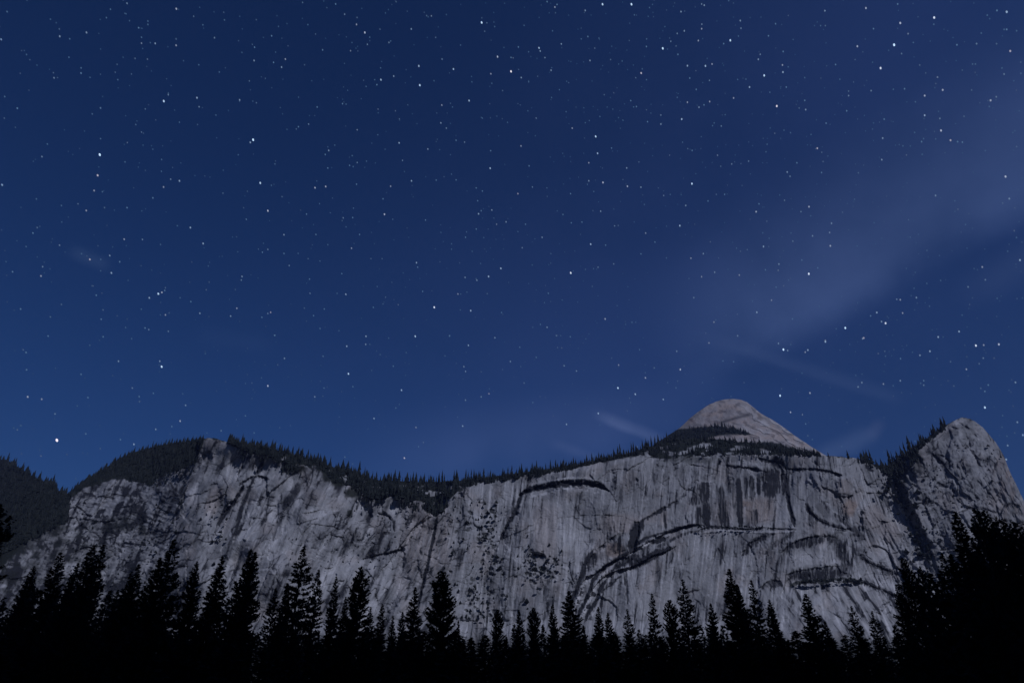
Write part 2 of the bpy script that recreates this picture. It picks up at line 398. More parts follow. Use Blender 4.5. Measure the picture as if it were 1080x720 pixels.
def clear_mask(x, y):
    """bare rock slabs showing inside the rim woods"""
    return ss(fbm(x / 16, y / 6, 3, 701), 0.10, 0.28) * ss(y - interp(x, SKYLINE), 3, 6) * ss(x, 235, 245) * ss(x, 905, 895)
def build_massif():
    NX, NY = 1760, 400
    pxs = np.linspace(-110, 1190, NX)
    top = sky_y(pxs)
    t = np.linspace(0, 1, NY) ** 1.0
    PX = np.repeat(pxs[:, None], NY, 1)
    PY = top[:, None] + (742 - top)[:, None] * t[None, :]
    D = base_depth(PX, PY)
    Fd = Field(PX, PY)
    rim = rim_y(PX)
    # --- zones
    zl = ss(PX, 500, 440)                       # left wall: strike leans like /
    zll = ss(PX, 205, 165)                      # far left crags
    zr = ss(PX - gully_x(PY), -3, 6) * ss(PX, 925, 935)            # tower
    zs = ss(PY, 600, 615) * ss(PX, 780, 820) * (1 - zr)             # slabs at lower right
    k = 0.30 * zl - 0.5 * ss(PX, 820, 940) + 0.10
    u = PX + k * (PY - 560)
    smoothz = ss(PX, 540, 565) * ss(PX, 905, 860) * ss(PY, 512, 522)   # polished central wall
    rough = 1 - 0.55 * smoothz
    h = Fd.h
    h += (26 + 20 * zl) * fbm(PX / 90, PY / 110, 3, 21) + 10 * zl * fbm(u / 45, PY / 70, 2, 221)
    h += 9 * fbm(u / 24, PY / 80, 3, 22) * rough
    h += 1.1 * ridged(u / 6, PY / 60, 3, 23) * rough
    h += 0.4 * fbm(u / 2.6, PY / 16, 3, 24) * (0.35 + 0.65 * rough) + 0.45 * fbm(PX / 3, PY / 3, 2, 124)
    # facets: stepped noise gives blocks with crisp edges
    q = fbm(u / 45, PY / 60, 2, 25) * 1.1 + 0.10 * fbm(PX / 6, PY / 6, 2, 125) + (0.30 * PY + 0.62 * u) / 34
    fq = q - np.floor(q)
    h += 5 * rough * (ss(fq, 0.9, 1.0) - fq)
    q = fbm(u / 30, PY / 50, 2, 26) * 0.8 + (u - 0.12 * PY) / 15 + 0.10 * fbm(PX / 4, PY / 4, 2, 126)
    fq = q - np.floor(q)
    h += (2.2 - 1.1 * zl) * rough * (ss(fq, 0.72, 1.0) - fq)
    # joints
    def joints(c, period, wob, seed, w, mask):
        q = c / period + wob * fbm(PX / 30, PY / 30, 3, seed) + 0.06 * fbm(PX / 4, PY / 4, 2, seed + 3)
        d = np.abs(q - np.floor(q) - 0.5) * period
        return ss(d, w, w * 0.2) * mask
    for c, period, wob, seed, w, dep, st_ in ((u, 17, 0.5, 510, 1.0, 1.2, 0.42), (u + 0.1 * PY, 7.5, 0.6, 520, 0.7, 0.7, 0.28), (PY + 0.32 * PX, 19, 0.6, 530, 0.9, 1.0, 0.35), (PY - 0.1 * PX, 11, 0.5, 540, 0.7, 0.7, 0.25), (PX + 1.3 * PY, 33, 0.6, 550, 1.0, 1.0, 0.38)):
        mk = ss(fbm(PX / 20, PY / 20, 3, seed + 7), 0.05, 0.35) * (0.35 + 0.65 * rough)
        jj = joints(c, period, wob, seed, w, mk); h -= dep * jj; Fd.stain += st_ * jj
    wx = 2.2 * fbm(PX / 16, PY / 16, 3, 601); wy = 2.2 * fbm(PX / 16, PY / 16, 3, 602)
    fa = 0.30 + 0.70 * rough * (0.55 + 0.45 * zl + 0.3 * zr)
    for sx, sy, amp, seed, eg in ((30, 44, 7.0, 610, 0.030), (13, 19, 3.4, 620, 0.045), (5.5, 8.5, 1.5, 630, 0.0)):
        fh, fe = facets((u + wx) / sx, (PY + 0.25 * PX + wy) / sy, seed)
        h += amp * fh * fa
        if eg: Fd.stain += 0.32 * ss(fe, eg, eg * 0.2) * fa * ss(fbm(PX / 18, PY / 18, 2, seed + 9), -0.15, 0.3)
        Fd.stain += 0.10 * fa * ss(fh, 0.15, 0.5); Fd.pale += 0.22 * fa * ss(fh, -0.15, -0.5)
    # crags
    cr = ridged((PX + 0.7 * PY) / 10, (PY - 0.35 * PX) / 5.5, 3, 29)
    h += 3.5 * cr * zll
    Fd.stain += 0.08 * ss(PX, 230, 120) + 0.30 * zll * ss(fbm((PX + 0.6 * PY) / 9, (PY - 0.35 * PX) / 6, 3, 30), 0.0, 0.45)
    h += 2.2 * fbm(PX / 5, PY / 5, 3, 31) * zr + 1.6 * ridged((PX - 0.4 * PY) / 9, PY / 14, 3, 32) * zr
    Fd.stain += 0.2 * zr * ss(fbm(PX / 4.5, PY / 6.5, 4, 33), 0.0, 0.5)
    Fd.warm += 0.45 * ss(PX, 1035, 1062) * zr * ss(fbm(PX / 7, PY / 18, 3, 34), -0.3, 0.5)
    Fd.pale += 0.22 * zr * ss(fbm(PX / 10, PY / 12, 3, 35), 0.0, 0.5)
    # generic water streaks / pale streaks all over the wall
    st = fbm(u / 3.0, PY / 75, 4, 36)
    Fd.stain += (0.5 - 0.33 * zl) * ss(st, 0.02, 0.5) * (1 - zll) * (1 - zr) * ss(fbm(PX / 40, PY / 30, 2, 37), -0.4, 0.5)
    Fd.pale += (0.65 - 0.4 * zl) * ss(fbm(u / 2.2 + 50, PY / 80, 3, 38), 0.05, 0.5) * (1 - zll) * (1 - zr)
    Fd.warm += 0.22 * ss(fbm(PX / 26, PY / 30, 3, 39), 0.1, 0.6) * (1 - zll)
    Fd.stain += 0.34 * ss(fbm(u / 9, PY / 50, 3, 136), 0.0, 0.5) * (1 - 0.5 * zr)
    Fd.stain += 0.28 * zl * ss(fbm(u / 12, (PY + 0.3 * PX) / 24, 4, 141), -0.05, 0.4)
    Fd.pale += 0.4 * zl * ss(fbm(u / 16, (PY + 0.4 * PX) / 18, 3, 142), 0.0, 0.4)
    Fd.stain += 0.22 * ss(fbm(PX / 45, PY / 28, 4, 137), -0.05, 0.45)
    Fd.stain += 0.24 * ss(PX, 215, 120) * ss(fbm(PX / 22, PY / 16, 4, 138), -0.35, 0.3) * ss(PY, 500, 520)
    Fd.soil += 0.6 * ss(PX, 150, 50) * ss(fbm(PX / 14, PY / 7, 4, 139), -0.15, 0.3) * ss(PY, 535, 560)
    Fd.soil += 0.12 * zr * ss(fbm(PX / 9, PY / 7, 4, 140), 0.12, 0.4)
    Fd.stain += 0.15 * zr
    # --- traced features --------------------------------------------------------------
    cr_, lg, pt, lw = Fd.crack, Fd.ledge, Fd.paint, Fd.lower
    # left buttress
    cr_([(257, 513), (253, 519), (245, 532), (238, 540), (234, 546), (231, 554)], 2.6, 15, 0.7, 0.5)
    lg([(252, 511), (258, 507), (265, 503), (273, 501.5), (284, 505)], 8, 4, 0.5)
    cr_([(258, 481), (255, 492), (252, 500), (249, 508)], 1.7, 8, 0.55)
    lw(218, 483, 5, 6, 9); pt('stain', 218, 483, 5, 6, 0.45)
    pt('pale', 232, 478, 9, 3.5, 0.7, 25); pt('pale', 241, 494, 2, 12, 0.6, 8); pt('pale', 272, 488, 10, 8, 0.35)
    pt('warm', 226, 528, 7, 14, 0.4, 20)
    cr_([(262, 528), (259, 540), (256, 549)], 1.3, 5, 0.4); cr_([(296, 545), (291, 557), (287, 570)], 1.8, 7, 0.5)
    cr_([(195, 523), (190, 536), (186, 545)], 1.6, 7, 0.4); lg([(214, 528), (222, 524), (230, 521)], 4, 3, 0.3)
    lg([(262, 545), (272, 546), (283, 548)], 4, 3, 0.3); lg([(279, 531), (288, 533), (297, 530)], 4, 3, 0.35)
    lg([(160, 558), (175, 561), (195, 560), (215, 564), (235, 563)], 6, 5, 0.35); lg([(128, 570), (150, 575), (170, 574)], 6, 5, 0.4)
    lg([(318, 541), (328, 540), (338, 538), (344, 536)], 5, 3, 0.35); lg([(318, 552), (330, 547), (342, 545)], 4, 3, 0.3)
    lg([(70, 545), (90, 547), (112, 550), (130, 546)], 9, 5, 0.5); lg([(100, 525), (118, 520), (140, 524)], 7, 4, 0.4)
    pt('pale', 82, 537, 10, 5, 0.35, -20); pt('pale', 116, 529, 12, 4, 0.3, -35)
    pt('soil', 125, 552, 14, 8, 0.5); pt('soil', 100, 582, 20, 9, 0.35); pt('stain', 60, 585, 22, 12, 0.5); pt('soil', 150, 560, 4, 5, 0.8)
    pt('pale', 330, 580, 22, 26, 0.35, -30, 0.6, 2.4, k=0.4)
    # band between 300 and 480
    cr_([(378, 556), (373, 566), (368, 577), (362, 592)], 1.5, 6, 0.5); cr_([(346, 552), (341, 566), (335, 582)], 1.4, 5, 0.4)
    cr_([(352, 580), (348, 592), (342, 602)], 1.2, 5, 0.4); cr_([(390, 560), (385, 575), (378, 590)], 1.2, 5, 0.35)
    lg([(398, 541), (404, 542), (411, 544), (415, 551), (416, 560), (413, 567)], 5, 3, 0.6, jit=0.5)
    lg([(391, 569), (397, 563), (404, 560), (413, 562)], 4, 3, 0.5)
    lg([(381, 590), (388, 587.5), (396, 585.5), (411, 582), (422, 579), (429, 574), (433, 565)], 7, 3, 0.75, jit=0.4)
    pt('stain', 413, 586, 14, 3, 0.35, -12); pt('pale', 424, 548, 5, 6, 0.4); pt('pale', 428, 560, 4, 9, 0.4)
    lg([(416, 608), (425, 608), (433, 610)], 3, 3, 0.4); cr_([(408, 590), (402, 606), (396, 622)], 1.4, 4, 0.3)
    cr_([(461, 543), (459, 555), (456, 572), (452, 590), (448, 606), (444, 624), (441, 640)], 1.9, 11, 0.85, 0.3)
    cr_([(441, 531), (439, 540), (434, 548)], 1.6, 6, 0.4); cr_([(425, 531), (428, 540)], 1.6, 6, 0.5); cr_([(473, 541), (468, 548), (464, 553)], 1.3, 5, 0.5)
    pt('warm', 450, 570, 26, 40, 0.35, 0, 0.5, 3)
    # shrubby broken panel 490-560
    for _ in range(46):
        x, y = RNG.normal(508, 17), RNG.uniform(535, 650); w = RNG.uniform(0.9, 2.3)
        lw(x, y, w * 1.4, w, 3); pt('soil', x, y, w * 1.3, w * 0.8, 0.7, RNG.uniform(-40, 40))
    pt('stain', 560, 590, 9, 9, 0.35); lw(566, 588, 7, 5, 7); lg([(556, 588), (566, 583), (575, 586), (577, 596)], 8, 4, 0.7)
    for _ in range(26):
        x, y = RNG.normal(572, 14), RNG.normal(598, 11); w = RNG.uniform(0.9, 2.0)
        lw(x, y, w * 1.2, w, 3); pt('soil', x, y, w * 1.2, w * 0.8, 0.7, RNG.uniform(-40, 40))
    cr_([(551, 521), (546, 531), (544, 541), (534, 555), (528, 568)], 2.4, 12, 0.75, 0.4); cr_([(528, 568), (521, 585), (514, 602), (510, 618)], 1.8, 8, 0.5)
    cr_([(556, 519), (549, 540), (543, 560)], 1.3, 7, 0.4)
    # upper arch roof: overhang shade and black seep painted as one dark band
    ROOF = [(548, 521), (556, 517), (563, 515), (575, 512.5), (590, 510), (604, 509), (620, 509), (632, 511.5), (642, 517)]
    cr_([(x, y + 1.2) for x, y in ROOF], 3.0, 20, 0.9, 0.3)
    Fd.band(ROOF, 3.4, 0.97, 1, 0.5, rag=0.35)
    Fd.band([(x, y - 4.5) for x, y in ROOF[2:-1]], 1.2, 0.5, 2, 0.6, 'pale')
    for x, y, w in ((597, 515.5, 3.5), (611, 516.5, 4), (619, 517.5, 1.8), (586, 517.5, 5), (573, 520, 4), (629, 519.5, 2.5), (562, 523, 4)):
        c, m = Fd.blob(x, y, w, 1.3); Fd.stain[c] *= 1 - m; Fd.pale[c] = np.maximum(Fd.pale[c], 0.75 * m)
    pt('stain', 560, 540, 10, 9, 0.4, -30); pt('stain', 600, 533, 9, 6, 0.25)
    pt('pale', 570, 570, 26, 42, 0.55, 5, 0.75, 2.2); pt('pale', 610, 580, 22, 50, 0.45, 0, 0.7, 2.2)
    pt('stain', 618, 540, 26, 4, 0.35, -3); pt('stain', 640, 520, 30, 18, 0.25, 0, 0.5)
    cr_([(593.5, 545), (593, 575), (592, 602)], 1.0, 2.5, 0.3); pt('pale', 594.5, 572, 1.0, 28, 0.9)
    pt('pale', 579, 552, 2, 30, 0.6, 8); pt('pale', 541, 572, 1.6, 13, 0.6, 28)
    pt('warm', 655, 552, 20, 10, 0.35); pt('warm', 648, 580, 9, 7, 0.75); pt('warm', 575, 560, 12, 30, 0.3)
    lg([(594, 545), (615, 543), (640, 543), (662, 545)], 2.5, 3, 0.25, jit=0.5)
    # royal arch system
    U = [(604, 655), (607, 640), (612, 622), (618, 607), (627, 605), (634, 599), (643, 593), (657, 587), (667, 580.5), (682, 571.5), (698, 563.5), (715, 556.5), (728, 553), (742, 553)]
    Lw = [(612, 662), (615, 648), (620, 634), (626, 620), (632, 611), (641, 604.5), (655, 600), (667, 597), (678, 591.5), (690, 585), (703, 580.5), (716, 574)]
    lg(U, 26, 4.2, 0.4, 2.2, 0.2, 0.7)
    lg(Lw, 26, 4.5, 0.4, 1.4, 0.3, 0.7)
    lg([(598, 640), (603, 628), (609, 613), (616, 600), (622, 588), (632, 577), (646, 566), (660, 557)], 9, 4.5, 0.7, 1.5, 0.2)
    lg([(620, 655), (624, 645), (631, 630), (638, 620)], 8, 3, 0.7, 1.5, 0.3)
    B = Fd.band
    B(U[1:], 10, 0.30, 44, rag=0.8); B([(777, 592), (792, 575), (815, 563), (845, 560), (875, 562), (898, 575), (910, 600)], 9, 0.28, 45, rag=0.9); B([(600, 600), (615, 575), (640, 555), (675, 540), (712, 522)], 9, 0.26, 46, rag=0.9)  # broad shading around the arches, painted into the rock colour
    B([(597, 646), (603, 632), (609, 620), (614, 604), (619, 590), (626, 579)], 3.0, 0.92, 3, rag=0.4)
    B([(609, 652), (615, 638), (621, 626), (625, 613), (630, 605), (642, 594.5), (655, 587), (667, 580)], 2.6, 0.95, 4, rag=0.4)
    B([(616, 656), (622, 643), (629, 634), (633, 621), (640, 610)], 2.2, 0.9, 5, rag=0.4)
    B([(606, 640), (612, 626), (617, 612), (621, 600)], 2.4, 0.75, 6, 0.7, 'pale', rag=0.2); B([(614, 650), (620, 636), (626, 625), (629, 614)], 1.7, 0.75, 7, 0.7, 'pale', rag=0.2); B([(624, 650), (630, 638), (635, 625)], 1.2, 0.6, 8, 0.7, 'pale', rag=0.2)
    B([(638, 603), (645, 599.5), (655, 596), (664, 594), (676, 592), (688, 584), (700, 580), (711, 576)], 3.0, 0.95, 9, rag=0.7)
    B([(662, 592), (670, 591), (678, 588), (685, 584)], 6.0, 0.92, 10, rag=0.9)
    B([(632, 608), (644, 598.5), (657, 589.5), (668, 581.5), (680, 574), (692, 569), (706, 564)], 1.9, 0.8, 11, 0.6, 'pale', rag=0.2)
    B([(668, 577), (680, 567.5), (692, 563.5), (704, 560.5), (716, 556.5), (728, 554), (742, 554)], 1.7, 0.9, 12, 0.6, rag=0.4); B([(690, 577), (700, 574), (714, 566), (728, 561), (742, 560)], 1.9, 0.75, 13, rag=0.6)
    B([(621, 596), (628, 580), (638, 566), (648, 556)], 3.8, 0.6, 14, rag=1.0); B([(636, 577), (646, 570), (660, 562)], 1.6, 0.5, 15, rag=0.8)
    B([(665, 583), (668, 570), (673, 558), (677, 550)], 4.6, 0.93, 16, rag=0.5); B([(676, 550), (686, 544), (697, 538.5), (706, 533), (713, 529), (730, 514)], 1.9, 0.75, 17, rag=0.8)
    B([(700, 536), (701, 547), (702, 558)], 1.8, 0.75, 18, 0.4); B([(586, 601), (579, 611), (574, 622), (575, 640), (573, 656)], 2.0, 0.65, 19, rag=0.6)
    B([(606, 609), (601, 617), (597, 626)], 1.3, 0.7, 20); B([(637, 622), (641, 616), (655, 607)], 1.4, 0.75, 21); B([(658, 603), (661, 620), (662, 637)], 1.5, 0.7, 22, 0.3); B([(692, 588), (693, 602), (692, 620)], 1.8, 0.6, 23, 0.3)
    B([(686, 573), (694, 570), (702, 567)], 2.2, 0.7, 24)
    pt('stain', 622, 592, 6, 12, 0.7, 25, 0.5, 2); pt('stain', 612, 612, 4, 16, 0.55, 22, 0.4, 2)
    pt('stain', 669, 566, 4.5, 15, 0.95, 12, 0.2); lw(669, 566, 3.5, 13, 10, 12)
    cr_([(676, 549), (686, 544), (697, 538), (706, 533), (713, 528)], 1.6, 6, 0.7); cr_([(716, 522), (724, 515), (732, 508)], 1.5, 5, 0.5)
    pt('stain', 684, 588, 20, 4.5, 0.85, -32, 0.25, 2); pt('stain', 659, 592, 15, 4, 0.8, -32, 0.25, 2); pt('stain', 695, 570, 8, 3.2, 0.9, -10)
    pt('stain', 640, 582, 15, 4, 0.5, -38, 0.4); pt('pale', 690, 568, 16, 1.8, 0.8, -26); pt('pale', 650, 596, 13, 1.8, 0.75, -32)
    cr_([(637, 622), (644, 617), (654, 608)], 1.6, 6, 0.7); cr_([(660, 600), (661.5, 612), (661, 628)], 1.6, 3, 0.6, 0.3); cr_([(692, 587), (693, 605), (691, 628)], 1.4, 3, 0.55, 0.3)
    pt('pale', 718, 592, 1.8, 16, 0.85, -8); pt('pale', 676, 612, 16, 26, 0.35, 0, 0.6, 2); pt('pale', 668, 545, 14, 12, 0.2, 0, 0.5)
    pt('stain', 741, 598, 13, 3, 0.3, -35); pt('stain', 745, 612, 10, 14, 0.25, 10, 0.4)
    # upper centre
    pt('stain', 765, 512, 135, 30, 0.42, 2, 0.75, 3.2, 0.5); pt('stain', 840, 512, 60, 26, 0.3, 10, 0.7, 4.5); pt('stain', 700, 520, 45, 30, 0.3, 0, 0.6, 1.6)
    for x_, y_, r_ in ((668, 505, 14), (677, 512, 18), (690, 500, 12), (705, 508, 16), (721, 505, 14), (733, 498, 10), (655, 520, 14), (842, 515, 14), (851, 525, 12), (872, 515, 12)): pt('stain', x_, y_, 1.7, r_, 0.6, 0, 0.4, 1.5)
    pt('stain', 660, 505, 32, 22, 0.38, 0, 0.5, 2.5); pt('stain', 715, 520, 18, 28, 0.3, 0, 0.6, 2.4); pt('soil', 725, 484, 24, 3, 0.55, 4)
    pt('pale', 692, 482, 9, 3, 0.5); lg([(652, 483), (672, 480), (690, 479), (704, 484)], 4, 4, 0.3)
    lg([(725, 488), (740, 491), (752, 494), (760, 498)], 4, 3, 0.4); lg([(765, 490.5), (778, 492), (790, 493), (803, 496), (812, 497.5)], 9, 3, 0.8, jit=0.5)
    pt('pale', 788, 487, 22, 4, 0.5, 5); pt('stain', 820, 487, 8, 6, 0.7, 30); cr_([(800, 483), (812, 486), (822, 488), (829, 492)], 1.8, 7, 0.7)
    # streaked wall 733-835
    lw(775, 530, 42, 28, 4, 0, 0.25)
    pt('stain', 758, 512, 24, 9, 0.4, 0, 0.5, 2)
    for x, y, rx, ry, v in ((743, 519, 4.5, 12, 0.85), (733, 528, 5, 5, 0.7), (737, 545, 3, 12, 0.7), (746, 546, 2.2, 12, 0.9), (751, 535, 1.6, 16, 0.5), (762, 534, 3.0, 22, 0.85), (766, 548, 2.5, 10, 0.8),
                            (780, 530, 2.6, 26, 0.95), (774, 522, 1.8, 16, 0.6), (757, 520, 1.5, 11, 0.6), (770, 512, 3.5, 9, 0.6), (787, 514, 2, 12, 0.7), (793, 514, 2.3, 13, 0.85), (800, 512, 2, 11, 0.8), (806, 513, 1.6, 12, 0.75),
                            (813, 510, 4.0, 16, 0.95), (820, 508, 2.5, 14, 0.7), (826, 507, 1.8, 15, 0.8), (831, 511, 1.8, 12, 0.75), (796, 545, 3.2, 9, 0.75), (729, 550, 2, 9, 0.6), (755, 552, 3, 6, 0.5), (788, 550, 1.4, 8, 0.5)):
        pt('stain', x, y, rx, ry, v, -3, 0.35, 1.5, 0.25, seed=int(x))
    for x, y, ry in ((748, 512, 9), (753, 528, 12), (771, 540, 18), (790, 520, 10), (797, 515, 10), (804, 518, 9), (738, 512, 7), (718, 522, 8), (785, 540, 14)):
        pt('pale', x, y, 1.8, ry, 0.75, -2, 0.3, 1.5, 0.3)
    pt('warm', 800, 538, 17, 13, 0.6, 0, 0.3); pt('warm', 787, 531, 6, 3, 0.8); pt('warm', 763, 540, 12, 14, 0.25); pt('warm', 700, 545, 4, 9, 0.35)
    lg([(733, 561), (741, 557.5), (749, 554.5), (767, 556), (788, 558), (805, 556), (822, 557), (846, 557.5)], 6, 3.2, 0.65, 1.5, 0.5, 0.6)
    cr_([(829, 518), (831.5, 530), (835, 543), (838.5, 556)], 1.9, 9, 0.95, 0.25)
    pt('pale', 823, 540, 9, 15, 0.5, 0, 0.2)
    B([(827, 500), (830, 518), (833, 535), (838.5, 556)], 2.3, 0.95, 14, 0.4, rag=0.3); B([(737, 559), (749, 555), (767, 557), (788, 558), (806, 557)], 1.8, 0.85, 15); B([(739, 562), (760, 559), (800, 561), (840, 560)], 1.3, 0.5, 16, 1, 'pale')
    B([(782, 586), (790, 576), (800, 569), (815, 563)], 3.6, 0.75, 17); B([(806, 584), (815, 576), (828, 568), (838, 560)], 2.6, 0.7, 18)
    B([(825, 586), (833, 577), (847, 571), (860, 567.5), (874, 568), (886, 570)], 5.0, 0.8, 19, rag=1.0); pt('stain', 893, 583, 11, 17, 0.72, -12, 0.65, 2.5); pt('pale', 869, 573, 3.5, 6, 0.8)
    B([(802, 600), (812, 586), (824, 574)], 3.2, 0.4, 40, rag=1.0)
    B([(830, 606), (845, 604.5), (862, 602.5), (878, 601), (893, 600)], 4.4, 0.85, 21, rag=0.9); B([(906, 612), (916, 616), (930, 621), (946, 630)], 2.2, 0.8, 22); B([(908, 588), (920, 594), (932, 599), (948, 606)], 2.6, 0.8, 23)
    B([(849, 531), (856, 541), (864, 548), (875, 553), (890, 557)], 2.6, 0.85, 24); B([(866, 528), (875, 539), (888, 548), (898, 560)], 2.4, 0.75, 25); B([(800, 484), (812, 487), (824, 489), (829, 494)], 2.6, 0.85, 26)
    B([(768, 491), (787, 493), (803, 496)], 1.8, 0.85, 27); B([(828, 494.5), (842, 495), (857, 494.5), (873, 497), (888, 501)], 1.6, 0.9, 28, 0.5)
    B([(257, 512), (253, 519), (245, 532), (238, 541), (233, 549)], 2.1, 0.95, 29, 0.5, rag=0.3); B([(252, 512), (258, 507.5), (265, 503.5), (273, 502), (284, 505)], 1.6, 0.85, 30, 0.6); B([(258, 481), (255, 492), (251, 500)], 1.4, 0.8, 31)
    B([(461, 543), (459, 555), (456, 572), (452, 590), (448, 606), (444, 624), (441, 640)], 1.7, 0.9, 32, 0.3, rag=0.2)
    B([(381, 590), (388, 588), (396, 586), (411, 582.5), (422, 579), (429, 574)], 1.6, 0.9, 33, 0.3); B([(398, 541), (404, 542), (411, 544), (415, 551), (416, 560)], 1.8, 0.7, 34)
    B([(551, 521), (546, 531), (542, 543), (534, 555), (528, 568)], 2.2, 0.85, 35); B([(378, 556), (373, 566), (366, 580)], 1.4, 0.7, 36); B([(346, 545), (341, 566), (335, 582)], 1.8, 0.5, 37); B([(298, 540), (291, 557), (287, 572)], 2.0, 0.6, 38)
    B([(310, 505), (306, 530), (300, 560)], 3.0, 0.4, 39, rag=0.8); B([(195, 520), (190, 536), (186, 548)], 1.5, 0.7, 40); B([(263, 526), (259, 540), (255, 555)], 1.5, 0.55, 41)
    pt('stain', 745, 541, 3.5, 13, 0.9, 0, 0.3, 1.4); pt('stain', 812, 508, 7, 17, 0.8, 0, 0.5, 1.3); pt('stain', 738, 522, 8, 2, 0.7, 0, 0.3); pt('stain', 770, 505, 34, 4, 0.45, 3, 0.5, 2)
    # right wall
    lg([(828, 494), (842, 494.5), (856, 494), (872, 496), (884, 499), (890, 502)], 8, 2.6, 0.9, 1.5, 0.3, 0.4)
    pt('pale', 848, 504, 18, 7, 0.35); pt('pale', 842, 525, 8, 20, 0.35, 0, 0.5); pt('stain', 857, 524, 9, 10, 0.5, -10, 0.55, 3); pt('stain', 866, 507, 12, 3, 0.3, 8)
    c, m = Fd.blob(891, 512, 8, 9); Fd.h[c] += 8 * m
    lg([(881, 522), (888, 523.5), (894, 523.5), (900, 521)], 11, 3, 0.9, 1.2, 0, 0.3); pt('warm', 891, 513, 7, 8, 0.35); pt('pale', 904, 497, 6, 7, 0.5); pt('stain', 903, 510, 3, 12, 0.4)
    pt('warm', 896, 535, 7, 9, 0.85, 20); pt('warm', 896, 538, 5, 7, 0.6)
    lg([(912, 519), (922, 520), (932, 519), (939, 516)], 6, 3, 0.6, jit=0.5); lg([(928, 549), (934, 550), (942, 550)], 5, 3, 0.7); cr_([(912, 489), (917, 494), (920, 497)], 2.4, 7, 0.8)
    pt('pale', 922, 512, 12, 6, 0.35); pt('stain', 898, 505, 3, 14, 0.35)
    lg([(849, 531), (856, 541), (864, 548), (875, 553), (888, 557), (900, 558)], 7, 3, 0.75, 1.5, 0.3); pt('stain', 868, 538, 4, 12, 0.55, -40); pt('stain', 884, 548, 18, 3.5, 0.5, 35, 0.3); pt('pale', 881, 542, 14, 2.4, 0.7, 42)
    pt('pale', 890, 556, 2.4, 7, 0.6, -20); pt('stain', 905, 562, 10, 3, 0.6, 50); pt('stain', 912, 575, 18, 3.5, 0.4, 52, 0.3)
    pt('warm', 922, 546, 12, 14, 0.3, -30); pt('warm', 938, 560, 10, 12, 0.35, -30); pt('pale', 945, 580, 8, 22, 0.45, -32)
    for i in range(7):
        x = 905 + i * 5.5; cr_([(x, 532 + i * 3), (x + 12, 552 + i * 3), (x + 22, 572 + i * 3)], 1.1, 3.0, 0.3)
    # nested low arches right
    lg([(781, 583), (789, 573), (800, 567), (813, 563)], 6, 4, 0.65); pt('stain', 795, 571, 16, 3.5, 0.65, -32, 0.35); pt('stain', 816, 575, 14, 3, 0.5, -38, 0.4)
    cr_([(829, 568), (834, 563), (839, 559)], 1.6, 5, 0.6)
    lg([(822, 584), (829, 576), (838, 570.5), (852, 566), (868, 564), (884, 567)], 8, 5, 0.4, 1.5, 0.2)
    pt('stain', 850, 572, 20, 5.0, 0.85, -10, 0.45, 1.4); pt('stain', 885, 578, 6, 16, 0.65, -28, 0.4); pt('stain', 880, 570, 14, 5, 0.6, 15, 0.4, 1.5)
    pt('pale', 868, 572, 4, 5, 0.8); pt('pale', 858, 588, 26, 7.5, 0.55, -4); pt('pale', 880, 592, 10, 3, 0.7, -12)
    lg([(826, 606), (845, 601), (858, 599), (872, 597), (889, 596.5)], 6, 5, 0.4, 1.4, 0.2)
    pt('stain', 862, 606, 30, 5.5, 0.8, -4, 0.35, 1.4); pt('stain', 893, 600, 7, 8, 0.6, 0, 0.4)
    for x in np.linspace(836, 908, 34):
        y = float(np.interp(x, [836, 860, 885, 910], [615, 613, 611, 613])) + RNG.uniform(-1.6, 1.6)
        pt('soil', x, y, RNG.uniform(1.4, 3.2), RNG.uniform(1.0, 1.9), 0.9)
    lg([(906, 612), (916, 616), (930, 621), (944, 629)], 7, 3.2, 0.75); lg([(908, 588), (920, 594), (932, 599), (948, 606)], 7, 3.5, 0.75); pt('stain', 925, 597, 20, 3, 0.6, 25)
    lg([(800, 620), (807, 614), (815, 611), (824, 612)], 6, 4, 0.7); pt('stain', 817, 615, 7, 4, 0.6); pt('stain', 800, 600, 9, 8, 0.3); cr_([(788, 617), (795, 607), (803, 598)], 1.4, 4, 0.5)
    pt('pale', 930, 612, 13, 5, 0.5, 22); pt('pale', 918, 580, 14, 7, 0.4, 30)
    zz = fbm((PX - 0.62 * PY) / 6, (PY + 0.3 * PX) / 30, 3, 61)
    Fd.stain += 0.45 * zs * ss(zz, 0.1, 0.5); Fd.pale += 0.35 * zs * ss(zz, 0.1, -0.45); h += 0.8 * zz * zs
    # tower: gully shade painted dark into the rock colour, broken chimney on its left
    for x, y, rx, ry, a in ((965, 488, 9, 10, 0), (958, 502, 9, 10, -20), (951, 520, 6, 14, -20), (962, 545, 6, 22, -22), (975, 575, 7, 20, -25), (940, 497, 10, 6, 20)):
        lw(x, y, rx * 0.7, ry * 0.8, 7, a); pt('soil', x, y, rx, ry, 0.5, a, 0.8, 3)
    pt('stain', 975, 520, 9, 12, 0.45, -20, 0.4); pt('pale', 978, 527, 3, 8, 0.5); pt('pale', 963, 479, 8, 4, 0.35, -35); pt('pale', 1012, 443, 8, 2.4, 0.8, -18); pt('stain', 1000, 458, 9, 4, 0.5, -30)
    for p in ([(1004, 515), (1006, 519), (1005, 525)], [(985, 505), (992, 512), (1000, 514)], [(1020, 470), (1028, 480), (1033, 490)], [(990, 480), (1003, 486)], [(1010, 540), (1030, 535), (1050, 540)]):
        cr_(p, 1.7, 8, 0.65)
    # --- forested ground
    above = rim - PY
    Fd.soil = np.maximum(Fd.soil, ss(above + 2.2 * fbm(PX / 5, PY / 4, 3, 45), -0.5, 1.2) * (1 - 0.55 * ss(PX, 480, 510) * ss(PX, 700, 640) * ss(fbm(PX / 14, PY / 5, 3, 46), 0.0, 0.4)))
    Fd.soil *= 1 - 0.85 * clear_mask(PX, PY) * (PY < rim + 2)
